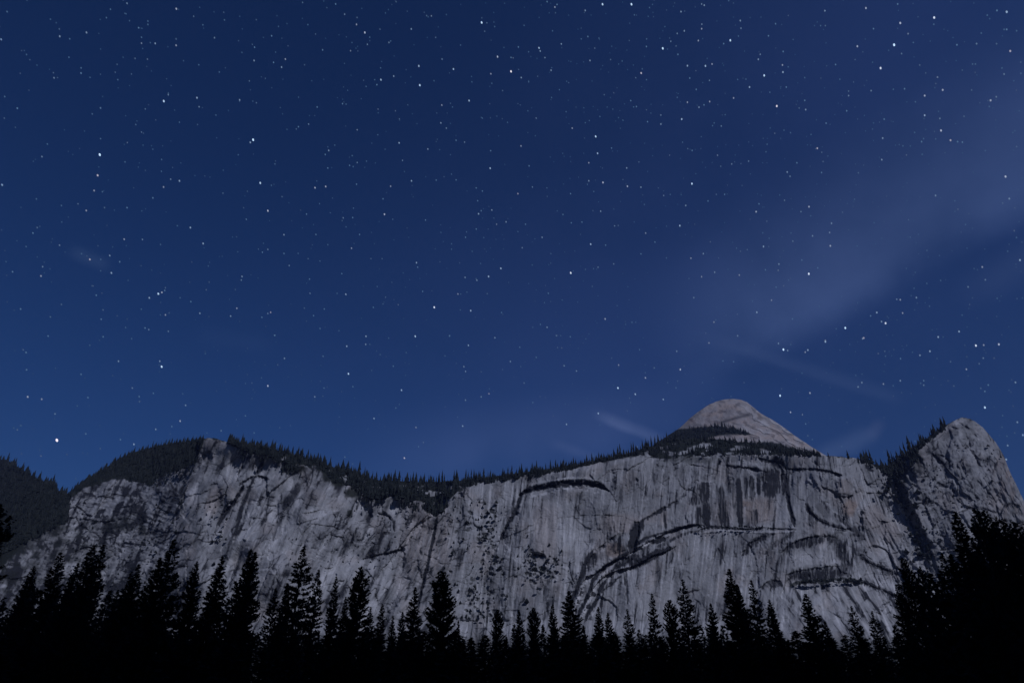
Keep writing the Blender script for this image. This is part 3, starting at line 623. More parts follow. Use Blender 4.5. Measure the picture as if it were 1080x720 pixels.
    hill = ss(70 - PX, -3, 6) * ss(PY, 0, 1) * ss(560 + (60 - PX) * 0.55 - PY, -8, 10)
    Fd.soil = np.maximum(Fd.soil, 0.95 * hill)
    Fd.soil = np.maximum(Fd.soil, ss(PY + 4 * fbm(PX / 9, PX * 0, 2, 49), 660, 690) * 0.8)
    for x, y, rx, ry in ((312, 494, 11, 4.5), (306, 491, 8, 4), (346, 503, 6, 5), (357, 509, 8, 4), (372, 520, 8, 4), (369, 541, 3, 4), (391, 520, 5, 8)):
        pt('soil', x, y, rx, ry, 0.95)
    h = Fd.h
    h *= np.where(above > 0, np.exp(-np.maximum(above, 0) / 6), 1)
    # keep relief from moving the traced skyline
    edge = np.where(h < 0, ss(PY - top[:, None], 0, 26), ss(PY - top[:, None], 0, 9)); D = D - h * edge
    X, Y, Z = ray(PX, PY); X = X * D; Y = Y * D; Z = CAM_Z + Z * D
    V = np.stack([X, Y, Z], -1)
    # ground falls away behind the skyline: gives the mountain its back
    back = []
    v0 = V[:, 0, :]
    for dy, dz in ((700, -260), (180, -30), (40, 0)):
        b = v0.copy(); n = b[:, :2] / np.linalg.norm(b[:, :2], axis=1)[:, None]; b[:, :2] += n * dy; b[:, 2] += dz; back.append(b[:, None, :])
    V = np.concatenate(back + [V], 1); nb = len(back)
    Fd.stain = np.clip(Fd.stain, 0, 1)
    marks = np.stack([0.88 * Fd.stain + 0.4 * ss(Fd.stain, 0.38, 0.75), Fd.warm, Fd.pale, Fd.soil], -1).clip(0, 1)
    marks = np.concatenate([np.repeat(marks[:, :1], nb, 1), marks], 1)
    NYt = NY + nb
    idx = np.arange(NX * NYt).reshape(NX, NYt)
    f = np.stack([idx[:-1, :-1], idx[:-1, 1:], idx[1:, 1:], idx[1:, :-1]], -1)
    # tower and hillside become objects of their own
    fpx = np.repeat(pxs[:-1, None], NYt - 1, 1); PYt = np.concatenate([np.repeat(PY[:, :1], nb, 1), PY], 1); fpy = PYt[:-1, :-1]
    tower = fpx > gully_x(np.maximum(fpy, 480))
    hillm = (fpx < 70 - 0.9 * np.maximum(fpy - 540, 0))
    names = [('hillside', hillm & ~tower), ('rock_tower', tower), ('cliff', ~tower & ~hillm)]
    for nm, msk in names:
        ff = f[msk]; used = np.unique(ff); rem = np.full(NX * NYt, -1, np.int64); rem[used] = np.arange(len(used))
        o = mesh_obj(nm, V.reshape(-1, 3)[used], rem[ff], ROCK, smooth=True, attrs={'marks': marks.reshape(-1, 4)[used]})
        tag(o, kind='structure')
build_massif()

def surf(px, py):
    D = base_depth(np.asarray(px, float), np.asarray(py, float)); x, y, z = ray(px, py)
    return x * D, y * D, CAM_Z + z * D

# ------------------------------------------------------------------ the dome behind the rim
DOME = [(690, 468), (700, 462), (710, 455.5), (717, 451), (727, 441.5), (735, 435), (742, 430), (749, 426), (756, 423), (764, 421), (773, 420.3), (782, 421.5), (788, 424), (793, 428), (802, 435.5),
        (815.5, 443), (826, 450), (838, 459), (847, 465), (856, 471), (869, 479), (885, 488), (900, 497)]
DOME_TREES = [(700, 458), (717, 455), (728, 451), (745, 449.5), (757, 447), (770, 448), (778, 452), (792, 457)]
def dome_depth(px, py):
    r2 = ((px - 778) / 110) ** 2
    return 2500 + 420 * r2 + (490 - py) * 4.2 + ((490 - py) / 70) ** 2 * 90
def build_dome():
    NX, NY = 420, 150
    pxs = np.linspace(690, 900, NX); top = interp(pxs, DOME) + 0.3 * fbm(pxs / 6, pxs * 0, 3, 81)
    PX = np.repeat(pxs[:, None], NY, 1); PY = top[:, None] + (505 - top)[:, None] * np.linspace(0, 1, NY)[None]
    D = dome_depth(PX, PY)
    e = ss(PY - top[:, None], 0, 4)
    h = 14 * fbm(PX / 22, PY / 14, 3, 82) + 4 * ridged((PX - PY) / 16, (PX + 1.6 * PY) / 5, 3, 83) + 2.2 * fbm(PX / 3, PY / 3, 3, 84)
    # shells peel along the right flank
    q = (PY - 0.62 * (PX - 780)) / 9 + 0.7 * fbm(PX / 25, PY / 12, 2, 85); fq = q - np.floor(q)
    h += 5 * (fq) * ss(PX, 770, 800)
    D = D - h * e
    st = 0.5 * ss(fbm((PX + PY) / 12, (PY - 0.4 * PX) / 5, 4, 86), 0.0, 0.5)
    st = np.maximum(st, 0.75 * np.exp(-((PY - interp(PX, [(755, 447), (775, 441), (790, 437)])) / 1.8) ** 2) * ss(PX, 752, 762) * ss(PX, 798, 788))
    soil = ss(PY - interp(PX, [(690, 455), (720, 452), (745, 450), (770, 452), (790, 457), (800, 462), (900, 520)]), -1.5, 1.0) * ss(interp(PX, [(690, 500), (735, 500), (739, 466), (748, 461.5), (765, 458.5), (790, 458.5), (900, 458)]) - PY, -1, 1.5)
    low = ss(PY - interp(PX, [(690, 460), (735, 466), (760, 466), (790, 468), (808, 465), (822, 466), (850, 476), (900, 500)]) + 1.5 * fbm(PX / 6, PY / 4, 2, 87), -1, 2)
    soil = np.maximum(soil, low)
    warm = 0.45 * ss(fbm(PX / 14, PY / 8, 3, 88), -0.2, 0.5); pale = 0.4 * ss(fq, 0.4, 1) * ss(PX, 770, 800)
    X, Y, Z = ray(PX, PY); V = np.stack([X * D, Y * D, CAM_Z + Z * D], -1)
    v0 = V[:, 0]; back = []
    for dy, dz in ((900, -420), (220, -40), (60, -3)):
        b = v0.copy(); b[:, 1] += dy; b[:, 2] += dz; back.append(b[:, None])
    V = np.concatenate(back + [V], 1); mk = np.stack([st, warm, pale, soil], -1).clip(0, 1); mk = np.concatenate([np.repeat(mk[:, :1], 3, 1), mk], 1)
    idx = np.arange(NX * (NY + 3)).reshape(NX, NY + 3)
    f = np.stack([idx[:-1, :-1], idx[:-1, 1:], idx[1:, 1:], idx[1:, :-1]], -1).reshape(-1, 4)
    tag(mesh_obj('granite_dome', V.reshape(-1, 3), f, DOME_ROCK, smooth=True, attrs={'marks': mk.reshape(-1, 4)}), kind='structure')
build_dome()

# ------------------------------------------------------------------ valley floor and the opposite valley wall (it shades the meadow)
def grid_mesh(name, xs, ys, zf, mat):
    X, Y = np.meshgrid(xs, ys, indexing='ij'); Z = zf(X, Y)
    V = np.stack([X, Y, Z], -1).reshape(-1, 3); idx = np.arange(X.size).reshape(X.shape)
    f = np.stack([idx[:-1, :-1], idx[1:, :-1], idx[1:, 1:], idx[:-1, 1:]], -1).reshape(-1, 4)
    o = mesh_obj(name, V, f, mat, smooth=True); tag(o, kind='structure'); return o
gx = np.sign(np.linspace(-1, 1, 160)) * np.abs(np.linspace(-1, 1, 160)) ** 3 * 9000
gy = np.linspace(0, 1, 160) ** 2.5 * 9000 - 520
grid_mesh('ground', gx, gy, lambda x, y: 0.25 * gn(x / 14, y / 14, 90) * ss(np.hypot(x, y), 3, 25), GRASS)
SOUTH, _nt, _b = material('wooded_slope')
_nt.links.new(nmix(_nt, nramp(_nt, nnoise(_nt, 0.01, 6, 0.7), 0.4, 0.6), (0.04, 0.045, 0.03), (0.16, 0.15, 0.15)), _b.inputs['Base Color'])
grid_mesh('valley_wall', np.linspace(-3500, 4500, 120), np.linspace(-1900, -130, 60),
          lambda x, y: -4 + ss(y, -150, -680) * (1330 + 60 * fbm(x / 500, y / 300, 4, 95)) + 25 * fbm(x / 120, y / 90, 3, 96) * ss(y, -150, -400), SOUTH)

# ------------------------------------------------------------------ thin night haze over the valley
HZ = bpy.data.materials.new('valley_haze'); HZ.use_nodes = True; nt = HZ.node_tree; nt.nodes.clear()
pv = nt.nodes.new('ShaderNodeVolumePrincipled'); ho = nt.nodes.new('ShaderNodeOutputMaterial'); nt.links.new(pv.outputs[0], ho.inputs['Volume'])
pv.inputs['Color'].default_value = (0.45, 0.55, 1.0, 1); pv.inputs['Density'].default_value = 0.00003; pv.inputs['Anisotropy'].default_value = 0.2
hx0, hx1, hy0, hy1, hz0, hz1 = -9600, 9600, -2400, 9400, -8, 1700
hv = [(x, y, z) for z in (hz0, hz1) for x, y in ((hx0, hy0), (hx1, hy0), (hx1, hy1), (hx0, hy1))]
tag(mesh_obj('haze', hv, np.array([(3, 2, 1, 0), (4, 5, 6, 7), (0, 1, 5, 4), (1, 2, 6, 5), (2, 3, 7, 6), (3, 0, 4, 7)]), HZ), 'thin bluish night haze filling the valley', 'haze', kind='stuff')

# ------------------------------------------------------------------ conifers
def crown_mesh(name, H, Rr, seed, n_branch=380, base=0.06, power=0.85, dens=1.0, taper=0.0, droop=0.25, sprig=0.55, gaps=0.12):
    """conifer crown: whorls of drooping boughs, each a spine with many needle sprays"""
    rg = np.random.default_rng(seed)
    V = []; Fq = []; nv = 0
    def tri(P):
        nonlocal nv
        V.append(P.reshape(-1, 3)); n = len(P); Fq.append(nv + np.arange(n * 3).reshape(n, 3)); nv += n * 3
    lump = rg.uniform(0.58, 1.16, 40)
    hs = base + (1 - base) * (1 - (1 - np.linspace(0, 1, n_branch)) ** 1.0)
    hs = np.clip(hs + rg.normal(0, 0.006, n_branch), base, 0.997)
    for i, h in enumerate(hs):
        if rg.random() < gaps and h < 0.96: continue
        ph = i * 2.399 + rg.normal(0, 0.6)
        t = (h - base) / (1 - base)
        prof = (1 - t) ** power * min(1, 0.55 + t * 3.0)
        sect = lump[int((ph % 6.283) / 6.283 * 5) * 8 + int(h * 7.99)]
        L = Rr * prof * rg.uniform(0.68, 1.12) * sect + 0.16
        up0 = 0.45 * t - droop + rg.normal(0, 0.09)
        n = max(4, int(L / sprig * 3.4 * dens))
        s = np.sort(rg.uniform(0.05, 1.0, n)) ** 0.9
        cx, cy = math.cos(ph), math.sin(ph)
        z = h * H + L * (up0 * s + 0.30 * s ** 2.2)
        c = np.stack([cx * L * s, cy * L * s, z], -1)
        w = sprig * (0.45 + 0.9 * np.sin(np.clip(s, 0, 1) * 2.6)) * (0.55 + 0.45 * min(1, L / 3))
        for sd in (-1, 1):
            a = rg.uniform(0.35, 1.25, n) * sd
            dx = cx * np.cos(a) - cy * np.sin(a); dy = cy * np.cos(a) + cx * np.sin(a)
            l = w * rg.uniform(0.6, 1.7, n)
            tip = c + np.stack([dx * l, dy * l, rg.normal(-0.04, 0.22, n) * l], -1)
            b = np.stack([-dy, dx, rg.normal(0, 0.8, n)], -1) * (w * rg.uniform(0.22, 0.5, n))[:, None]
            tri(np.stack([c - b, c + b, tip], 1))
        # hanging and standing sprays fill the bough
        m = n
        cc = c[rg.integers(0, n, m)]; l = w[rg.integers(0, n, m)] * rg.uniform(0.5, 1.1, m)
        aa = rg.uniform(0, 6.283, m); b = np.stack([np.cos(aa), np.sin(aa), aa * 0], -1) * (l * 0.42)[:, None]
        tip = cc + np.stack([rg.normal(0, 0.3, m) * l, rg.normal(0, 0.3, m) * l, rg.choice([-1, -1, 1], m) * l * 0.9], -1)
        tri(np.stack([cc - b, cc + b, tip], 1))
    # leader
    P = np.array([[[0.1, 0, H * 0.985], [-0.1, 0.03, H * 0.985], [0, 0, H * 1.012]], [[0, 0.1, H * 0.98], [0, -0.1, H * 0.98], [0.02, 0, H * 1.008]]])
    tri(P)
    return np.concatenate(V), np.concatenate(Fq)
def trunk_mesh(H, r):
    n = 9; rings = 8; V = []
    for k in range(rings):
        t = k / (rings - 1); rr = r * (1 - 0.93 * t) * (1.35 if k == 0 else 1); zz = H * 0.985 * t - (0.3 if k == 0 else 0)
        for i in range(n):
            a = 2 * math.pi * i / n; V.append((rr * math.cos(a) + 0.08 * math.sin(t * 9), rr * math.sin(a), zz))
    F = [(k * n + i, k * n + (i + 1) % n, (k + 1) * n + (i + 1) % n, (k + 1) * n + i) for k in range(rings - 1) for i in range(n)]
    return V, F
HT = 38.0
VARIANTS = {}
specs = {'slim': dict(Rr=6.2, power=0.72), 'cone': dict(Rr=9.0, power=0.82), 'broad': dict(Rr=10.5, power=0.74, droop=0.15), 'blunt': dict(Rr=8.6, power=0.5, droop=0.05),
         'open': dict(Rr=8.6, power=0.78, gaps=0.30, dens=0.7, droop=0.35), 'shaggy': dict(Rr=8.6, power=0.55, gaps=0.26, droop=-0.05, dens=0.8)}
tmpl = {}
for i, (k, s) in enumerate(specs.items()):
    for j in range(2):
        tmpl[(k, j)] = (crown_mesh('crown', HT, seed=100 + i * 7 + j, **s), trunk_mesh(HT, 0.62))
tmpl[('far', 0)] = (crown_mesh('crown', HT, 9.5, 300, n_branch=170, dens=0.5, sprig=1.1), trunk_mesh(HT, 0.6))
tmpl[('far', 1)] = (crown_mesh('crown', HT, 8.5, 301, n_branch=170, dens=0.5, sprig=1.1), trunk_mesh(HT, 0.6))
MESHES = {}
def conifer(name, kind, j, loc, height, wide, rz, label, cat, group=None):
    root = empty(name, loc); tag(root, label, cat, group)
    s = height / HT
    if (kind, j) not in MESHES:
        (cv, cf), (tv, tf) = tmpl[(kind, j)]
        c = mesh_obj('crown', cv, cf, NEEDLES, root); t = mesh_obj('trunk', tv, np.array(tf), BARK, root, smooth=True)
        MESHES[(kind, j)] = (c.data, t.data)
    else:
        cm, tm = MESHES[(kind, j)]
        c = bpy.data.objects.new('crown', cm); t = bpy.data.objects.new('trunk', tm)
        for o in (c, t): o.parent = root; col.objects.link(o)
    root.rotation_euler = (random.uniform(-0.012, 0.012), random.uniform(-0.012, 0.012), rz)
    root.scale = (s * wide, s * wide, s)
    return root
def plant(px, ytop, D, kind, j, wide, label, name='conifer', cat='conifer', group=None):
    x, y, z = ray(px, ytop); h = CAM_Z + float(z) * D
    return conifer(name, kind, j, (float(x) * D, D, -0.1), h + 0.1, wide, random.uniform(0, 6.28), label, cat, group)

# (bearing x, top, distance, kind, width factor, label)
FG = [
 (1, 533, 120, 'shaggy', 1.0, 'tall near-black conifer cut by the left picture edge, before the dark wooded hillside'),
 (37, 597, 210, 'cone', 0.9, 'small rounded dark conifer below the wooded hillside, just right of the edge tree'),
 (66, 583, 200, 'slim', 1.15, 'narrow dark conifer straight below the notch where hillside and cliff meet'),
 (83, 594, 190, 'cone', 0.8, 'dark conifer shoulder just left of the twin-topped pair below the left crags'),
 (98, 575, 175, 'cone', 1.0, 'left one of the twin-topped dark conifers below the left crags'),
 (108, 574, 182, 'slim', 0.95, 'right one of the twin-topped dark conifers, beside the gap with pale rock showing'),
 (126, 622, 215, 'cone', 0.8, 'low dark conifer filling the gap right of the twin-topped pair'),
 (140, 603, 200, 'slim', 0.9, 'left and lower of two close dark conifers under the forested hump of the cliff'),
 (148, 595, 196, 'slim', 1.0, 'right and higher of two close dark conifers under the forested hump of the cliff'),
 (168, 588, 170, 'cone', 0.95, 'dark conifer forming the left shoulder of the large shaggy tree below the bare buttress'),
 (184, 569, 168, 'open', 1.0, 'tall shaggy conifer with a ragged thin top, left of the bare cliff buttress'),
 (209, 592, 188, 'cone', 0.85, 'dark pointed conifer below the highest bare rock of the left buttress'),
 (234, 587, 186, 'slim', 1.1, 'dark conifer with one sharp tip below the deep diagonal crack in the buttress'),
 (264, 579, 172, 'cone', 0.85, 'left half of a double-topped dark spire beside the long pale gap'),
 (270, 582, 178, 'slim', 0.95, 'right half of the double top beside the long pale gap in the tree row'),
 (292, 620, 205, 'open', 0.8, 'lower open-branched conifer on the right side of the long pale gap'),
 (303, 615, 200, 'cone', 0.75, 'dark conifer leaning into the left flank of the tallest middle-left spire'),
 (320, 576, 176, 'open', 0.95, 'tall open-branched spire with sharp tip right of the long pale gap'),
 (337, 601, 190, 'open', 0.8, 'shorter ragged conifer directly right of the tall open-branched spire'),
 (355.5, 608, 195, 'slim', 0.75, 'very thin dark conifer between the ragged conifer and the broad dense one'),
 (364, 629, 205, 'cone', 0.7, 'low dark conifer on the left flank of the broad dense one'),
 (381, 597, 175, 'broad', 0.95, 'broad dense dark conifer below the thin curved crack in the cliff'),
 (392, 640, 210, 'open', 0.8, 'low ragged conifer on the right flank of the broad dense one'),
 (403, 637, 208, 'slim', 1.0, 'small pointed conifer in the dip right of the broad dense one'),
 (415.5, 649, 220, 'slim', 0.9, 'smallest spiky conifer in the dip between two larger groups'),
 (425, 645, 212, 'cone', 0.75, 'small dark conifer at the left foot of the tree below the long straight cleft'),
 (439, 619, 190, 'cone', 0.9, 'dark conifer whose tip meets the long straight cleft in the cliff'),
 (467, 603, 168, 'blunt', 1.0, 'broad blunt-topped dark conifer right of the long straight cleft'),
 (484, 654, 225, 'cone', 0.7, 'low dark conifer at the right foot of the blunt-topped one'),
 (525, 643, 215, 'blunt', 0.7, 'small rounded dark conifer under the shrubby broken panel of cliff'),
 (548, 643, 218, 'cone', 0.75, 'small dark conifer between the rounded one and the next under the centre of the cliff'),
 (563, 641, 214, 'blunt', 0.75, 'small bushy-topped conifer below the hollow with shrubs in the cliff'),
 (583, 637, 205, 'slim', 0.95, 'slim dark conifer just left of the steep triangular one below the great arch'),
 (601, 623, 180, 'cone', 1.15, 'steep triangular dark conifer at the foot of the great curved arch'),
 (631, 640, 205, 'slim', 1.0, 'left and higher of two pointed conifers beside the gap below the arch'),
 (642, 646, 200, 'cone', 0.85, 'right and lower of two pointed conifers beside the gap below the arch'),
 (662, 642, 195, 'open', 0.85, 'open lacy conifer with pale rock showing through, standing alone under the arch'),
 (674, 672, 225, 'open', 0.6, 'very low ragged conifer in the dip right of the lacy one'),
 (687, 626, 190, 'open', 0.75, 'narrow leaning conifer with a crooked thin top under the arch ledges'),
 (707, 633, 185, 'blunt', 0.8, 'dense dark round-shouldered conifer left of the layered open spire'),
 (719, 611, 175, 'open', 0.9, 'open layered spire with clearly separate boughs and a needle-thin tip'),
 (748, 636, 190, 'cone', 0.85, 'dark symmetric conifer between the layered spire and the tallest right-centre tree'),
 (770, 600, 160, 'slim', 1.15, 'tallest narrow dark conifer right of centre, below the streaked wall'),
 (779, 616, 168, 'cone', 0.85, 'dark conifer pressed against the right side of the tallest right-centre tree'),
 (793, 612, 180, 'open', 0.8, 'ragged open conifer with small gaps, right of the tallest right-centre tree'),
 (812, 632, 188, 'cone', 0.95, 'dark sloping conifer left of the pale V-shaped gap'),
 (850, 626, 172, 'cone', 1.25, 'pyramid-shaped dark conifer below the shrubby ledge, right of the pale V-shaped gap'),
 (869, 655, 185, 'cone', 1.0, 'low dark conifer on the right flank of the pyramid-shaped one'),
 (897, 639, 188, 'open', 0.95, 'lone ragged spire in front of the pale slabs at lower right'),
 (920, 644, 186, 'open', 0.9, 'second ragged spire in front of the pale slabs, nearer the dark mass of trees'),
 (946, 616, 150, 'slim', 1.0, 'thin dark conifer at the left border of the dark mass of trees'),
 (954, 589, 140, 'shaggy', 0.75, 'ragged conifer rising at the left border of the dark mass, before the rock tower gully'),
 (969, 600, 135, 'shaggy', 0.8, 'shaggy conifer just right of the first ragged one in the dark mass'),
 (992, 584, 130, 'open', 0.9, 'open feathery conifer in the dark mass, lower than the pointed one beside it'),
 (1007, 540, 112, 'cone', 0.9, 'tall pointed conifer that begins the high part of the dark mass below the rock tower'),
 (1028, 538, 108, 'shaggy', 0.7, 'left one of two tall tufted tops in the dark mass below the rock tower'),
 (1039, 539, 104, 'shaggy', 0.75, 'right one of two tall tufted tops in the dark mass below the rock tower'),
 (1054, 549, 100, 'shaggy', 0.85, 'slightly lower tufted conifer right of the two tall tufted tops'),
 (1071, 551, 98, 'shaggy', 0.9, 'rightmost tufted conifer at the edge of the picture, in the dark mass'),
 (1092, 560, 96, 'shaggy', 1.0, 'large dark conifer mostly cut off by the right edge of the picture'),
]
for i, (px, yt, D, kd, wd, lb) in enumerate(FG):
    plant(px, yt, D, kd, i % 2, wd, lb)
# lower, denser trees standing behind and among them; nothing tells these apart in the dark
rf = random.Random(5)
n = 0
x = -8
while x < 1100:
    yt = float(np.interp(x, [0, 60, 150, 260, 300, 400, 470, 520, 600, 640, 700, 760, 830, 845, 880, 925, 950, 1000, 1090],
                         [625, 622, 628, 634, 655, 662, 660, 662, 660, 672, 668, 655, 668, 672, 680, 690, 640, 590, 585]))
    yt += rf.uniform(-6, 14)
    D = rf.uniform(225, 330) if x < 940 else rf.uniform(115, 170)
    if not (258 < x < 284 or 832 < x < 842):
        plant(x, yt, D, 'far', n % 2, rf.uniform(0.85, 1.15), 'dark conifer lost in the black wood along the bottom, only its tip faintly seen', group='conifers massed in the black wood along the bottom')
    n += 1
    x += rf.uniform(9, 13)
# second rank, low, closes the view between the trunks
x = -12
while x < 1100:
    plant(x, 672 + rf.uniform(-7, 8), rf.uniform(150, 215), 'far', n % 2, rf.uniform(1.8, 2.4), 'low dense young conifer in the black wood along the bottom', name='young_conifer', cat='conifer', group='young conifers at the foot of the black wood')
    n += 1
    x += rf.uniform(15, 20)

# ------------------------------------------------------------------ woods on the rim and slopes
def mini(seed, H=1.0, R0=0.17, layers=8):
    rg = np.random.default_rng(seed); V = []; F = []
    for k in range(layers):
        t = k / layers; z1 = H * (0.10 + 0.72 * t) ; z2 = H * min(1.0, 0.10 + 0.72 * t + 0.28); r = R0 * (1 - t) ** 0.75 * rg.uniform(0.8, 1.15) + 0.015
        n = 7; b = len(V); V.append((rg.normal(0, 0.01), rg.normal(0, 0.01), z2)); ph = rg.uniform(0, 6)
        for i in range(n):
            a = ph + 2 * math.pi * i / n; rr = r * rg.uniform(0.45, 1.3); V.append((rr * math.cos(a), rr * math.sin(a), z1 - 0.03 * rg.random()))
        for i in range(n): F.append((b, b + 1 + i, b + 1 + (i + 1) % n))
    b = len(V); V += [(0.012, 0, 0), (-0.006, 0.01, 0), (-0.006, -0.01, 0), (0, 0, 0.6)]; F += [(b, b + 1, b + 3), (b + 1, b + 2, b + 3), (b + 2, b, b + 3)]
    return np.array(V), np.array(F)
MINI = [mini(s, R0=r) for s, r in ((1, 0.15), (2, 0.18), (3, 0.13), (4, 0.21), (5, 0.16))]
MINI_MESH = []
for v, f in MINI:
    o = mesh_obj('rim_conifer', v, f, RIDGE_NEEDLES, link=False); MINI_MESH.append(o.data); bpy.data.objects.remove(o)

class Bunch:
    def __init__(s): s.V = []; s.F = []; s.n = 0
    def add(s, loc, h, w, i, rz):
        v, f = MINI[i]; c, q = math.cos(rz), math.sin(rz)
        a = np.stack([(v[:, 0] * c - v[:, 1] * q) * h * w + loc[0], (v[:, 0] * q + v[:, 1] * c) * h * w + loc[1], v[:, 2] * h + loc[2]], -1)
        s.V.append(a); s.F.append(f + s.n); s.n += len(v)
    def build(s, name, label, cat):
        o = mesh_obj(name, np.concatenate(s.V), np.concatenate(s.F), RIDGE_NEEDLES); tag(o, label, cat, kind='stuff'); return o
rw = random.Random(21)
def slope_at(px, py, dome=False):
    if dome:
        D = float(dome_depth(np.array(px), np.array(py))); x, y, z = ray(px, py); return float(x) * D, D, CAM_Z + float(z) * D
    x, y, z = surf(px, py); return float(x), float(y), float(z)
def clearing(x, y): return float(clear_mask(np.array(x), np.array(y)))
def scatter(bunch, x0, x1, topf, botf, n, hpx, dome=False, w=(0.62, 1.15)):
    xs = np.array([rw.uniform(x0, x1) for _ in range(n)])
    T = topf(xs); B = botf(xs)
    ys = np.array([t + (b - t) * rw.random() for t, b in zip(T, B)]); ok = B > T
    for x, y, k in zip(xs[ok], ys[ok], range(n)):
        if not dome and 235 < x < 900 and clearing(x, y) > 0.5: continue
        X, Y, Z = slope_at(x, y, dome); h = hpx[0] * 0.7 + (hpx[1] * 1.1 - hpx[0] * 0.7) * rw.random() ** 1.5; h *= Y / 720 * 1.08
        bunch.add((X, Y, Z - 1), h, rw.uniform(*w), rw.randrange(5), rw.uniform(0, 6))
sk = lambda x: interp(x, SKYLINE) + 0.8
rm = lambda x: np.maximum(interp(x, RIM), interp(x, SKYLINE)) + 1.0
b = Bunch()
scatter(b, 74, 214, sk, rm, 1900, (4, 7)); scatter(b, 84, 206, lambda x: rm(x) - 2, lambda x: rm(x) + 9, 160, (2.5, 5))
b.build('hump_wood', 'dark wood covering the rounded hump above the left crags', 'wood')
b = Bunch()
scatter(b, 240, 485, sk, rm, 1300, (4, 11)); scatter(b, 250, 480, lambda x: rm(x) - 2, lambda x: rm(x) + 3 + 7 * (fbm(x / 14, x * 0, 2, 501) > 0.1), 330, (3, 8)); scatter(b, 352, 480, lambda x: sk(x) + 6, rm, 420, (6, 14))
scatter(b, 300, 322, lambda x: x * 0 + 490, lambda x: x * 0 + 498, 60, (3, 5)); scatter(b, 342, 360, lambda x: x * 0 + 498, lambda x: x * 0 + 510, 60, (4, 7))
scatter(b, 452, 466, lambda x: x * 0 + 530, lambda x: x * 0 + 545, 60, (7, 11))
b.build('rim_wood', 'dark conifer wood spilling over the cliff rim between the bare buttress and the low saddle', 'wood')
b = Bunch()
scatter(b, 485, 700, lambda x: sk(x) + 1.5, lambda x: np.minimum(rm(x), sk(x) + 10), 520, (4, 9)); scatter(b, 590, 700, lambda x: sk(x) + 3, lambda x: rm(x) - 1, 260, (4, 8)); scatter(b, 700, 866, lambda x: np.maximum(sk(x) - 1, 464), rm, 700, (3.5, 7.5))
b.build('slope_wood', 'thin dark wood along the gentle slope leading up to the foot of the bare dome', 'wood')
b = Bunch()
scatter(b, 705, 792, lambda x: interp(x, DOME_TREES) + 3, lambda x: interp(x, [(700, 470), (737, 468), (745, 462), (765, 458), (792, 459)]), 330, (4, 7.5), True)
scatter(b, 738, 860, lambda x: interp(x, [(738, 468), (780, 469), (800, 468), (860, 480)]), lambda x: x * 0 + 484, 380, (4, 7), True)
b.build('dome_wood', 'dark belt of conifers across the lower face of the bare dome', 'wood')
b = Bunch()
scatter(b, 905, 1000, sk, lambda x: np.maximum(rm(x), sk(x) + 5), 150, (6, 11)); scatter(b, 936, 970, lambda x: sk(x) + 3, lambda x: sk(x) + 20, 120, (5, 9))
b.build('gully_wood', 'dark conifers crowding the top of the gully between cliff and rock tower', 'wood')
b = Bunch()
scatter(b, -60, 72, sk, lambda x: 556 + (60 - x) * 0.5, 2300, (5, 9))
b.build('hillside_wood', 'dense dark wood covering the hillside at the far left', 'wood')
# scrub on the cliff's ledges
sb = Bunch()
def scrub(x, y, h):
    if y < float(sk(np.array(x))) + 6: return
    X, Y, Z = slope_at(x, y); sb.add((X, Y - rw.uniform(4, 10), Z - 1), h, rw.uniform(2.2, 3.2), rw.randrange(5), rw.uniform(0, 6))
for _ in range(110): scrub(rw.gauss(508, 18), rw.uniform(530, 655), rw.uniform(4, 9))
for _ in range(60): scrub(rw.gauss(572, 14), rw.gauss(598, 12), rw.uniform(3.5, 7))
for _ in range(90):
    x = rw.uniform(838, 908); scrub(x, float(np.interp(x, [836, 860, 885, 910], [615, 613, 611, 613])) + rw.uniform(-1, 2), rw.uniform(4, 8))
for _ in range(160): scrub(rw.uniform(75, 240), rw.uniform(530, 640), rw.uniform(3.5, 8))
for _ in range(70): scrub(rw.uniform(300, 480), rw.uniform(525, 600), rw.uniform(3, 6))
for _ in range(120): y = rw.uniform(480, 610); scrub(float(gully_x(y)) + rw.gauss(4, 9), y, rw.uniform(5, 11))
for _ in range(110): scrub(rw.uniform(975, 1070), rw.uniform(470, 600), rw.uniform(3, 6))
for _ in range(40): x = rw.uniform(730, 810); scrub(x, 556 + rw.uniform(-1, 2), rw.uniform(3, 6))
sb.build('scrub', 'scattered dark scrub and stunted trees clinging to cliff ledges', 'scrub')

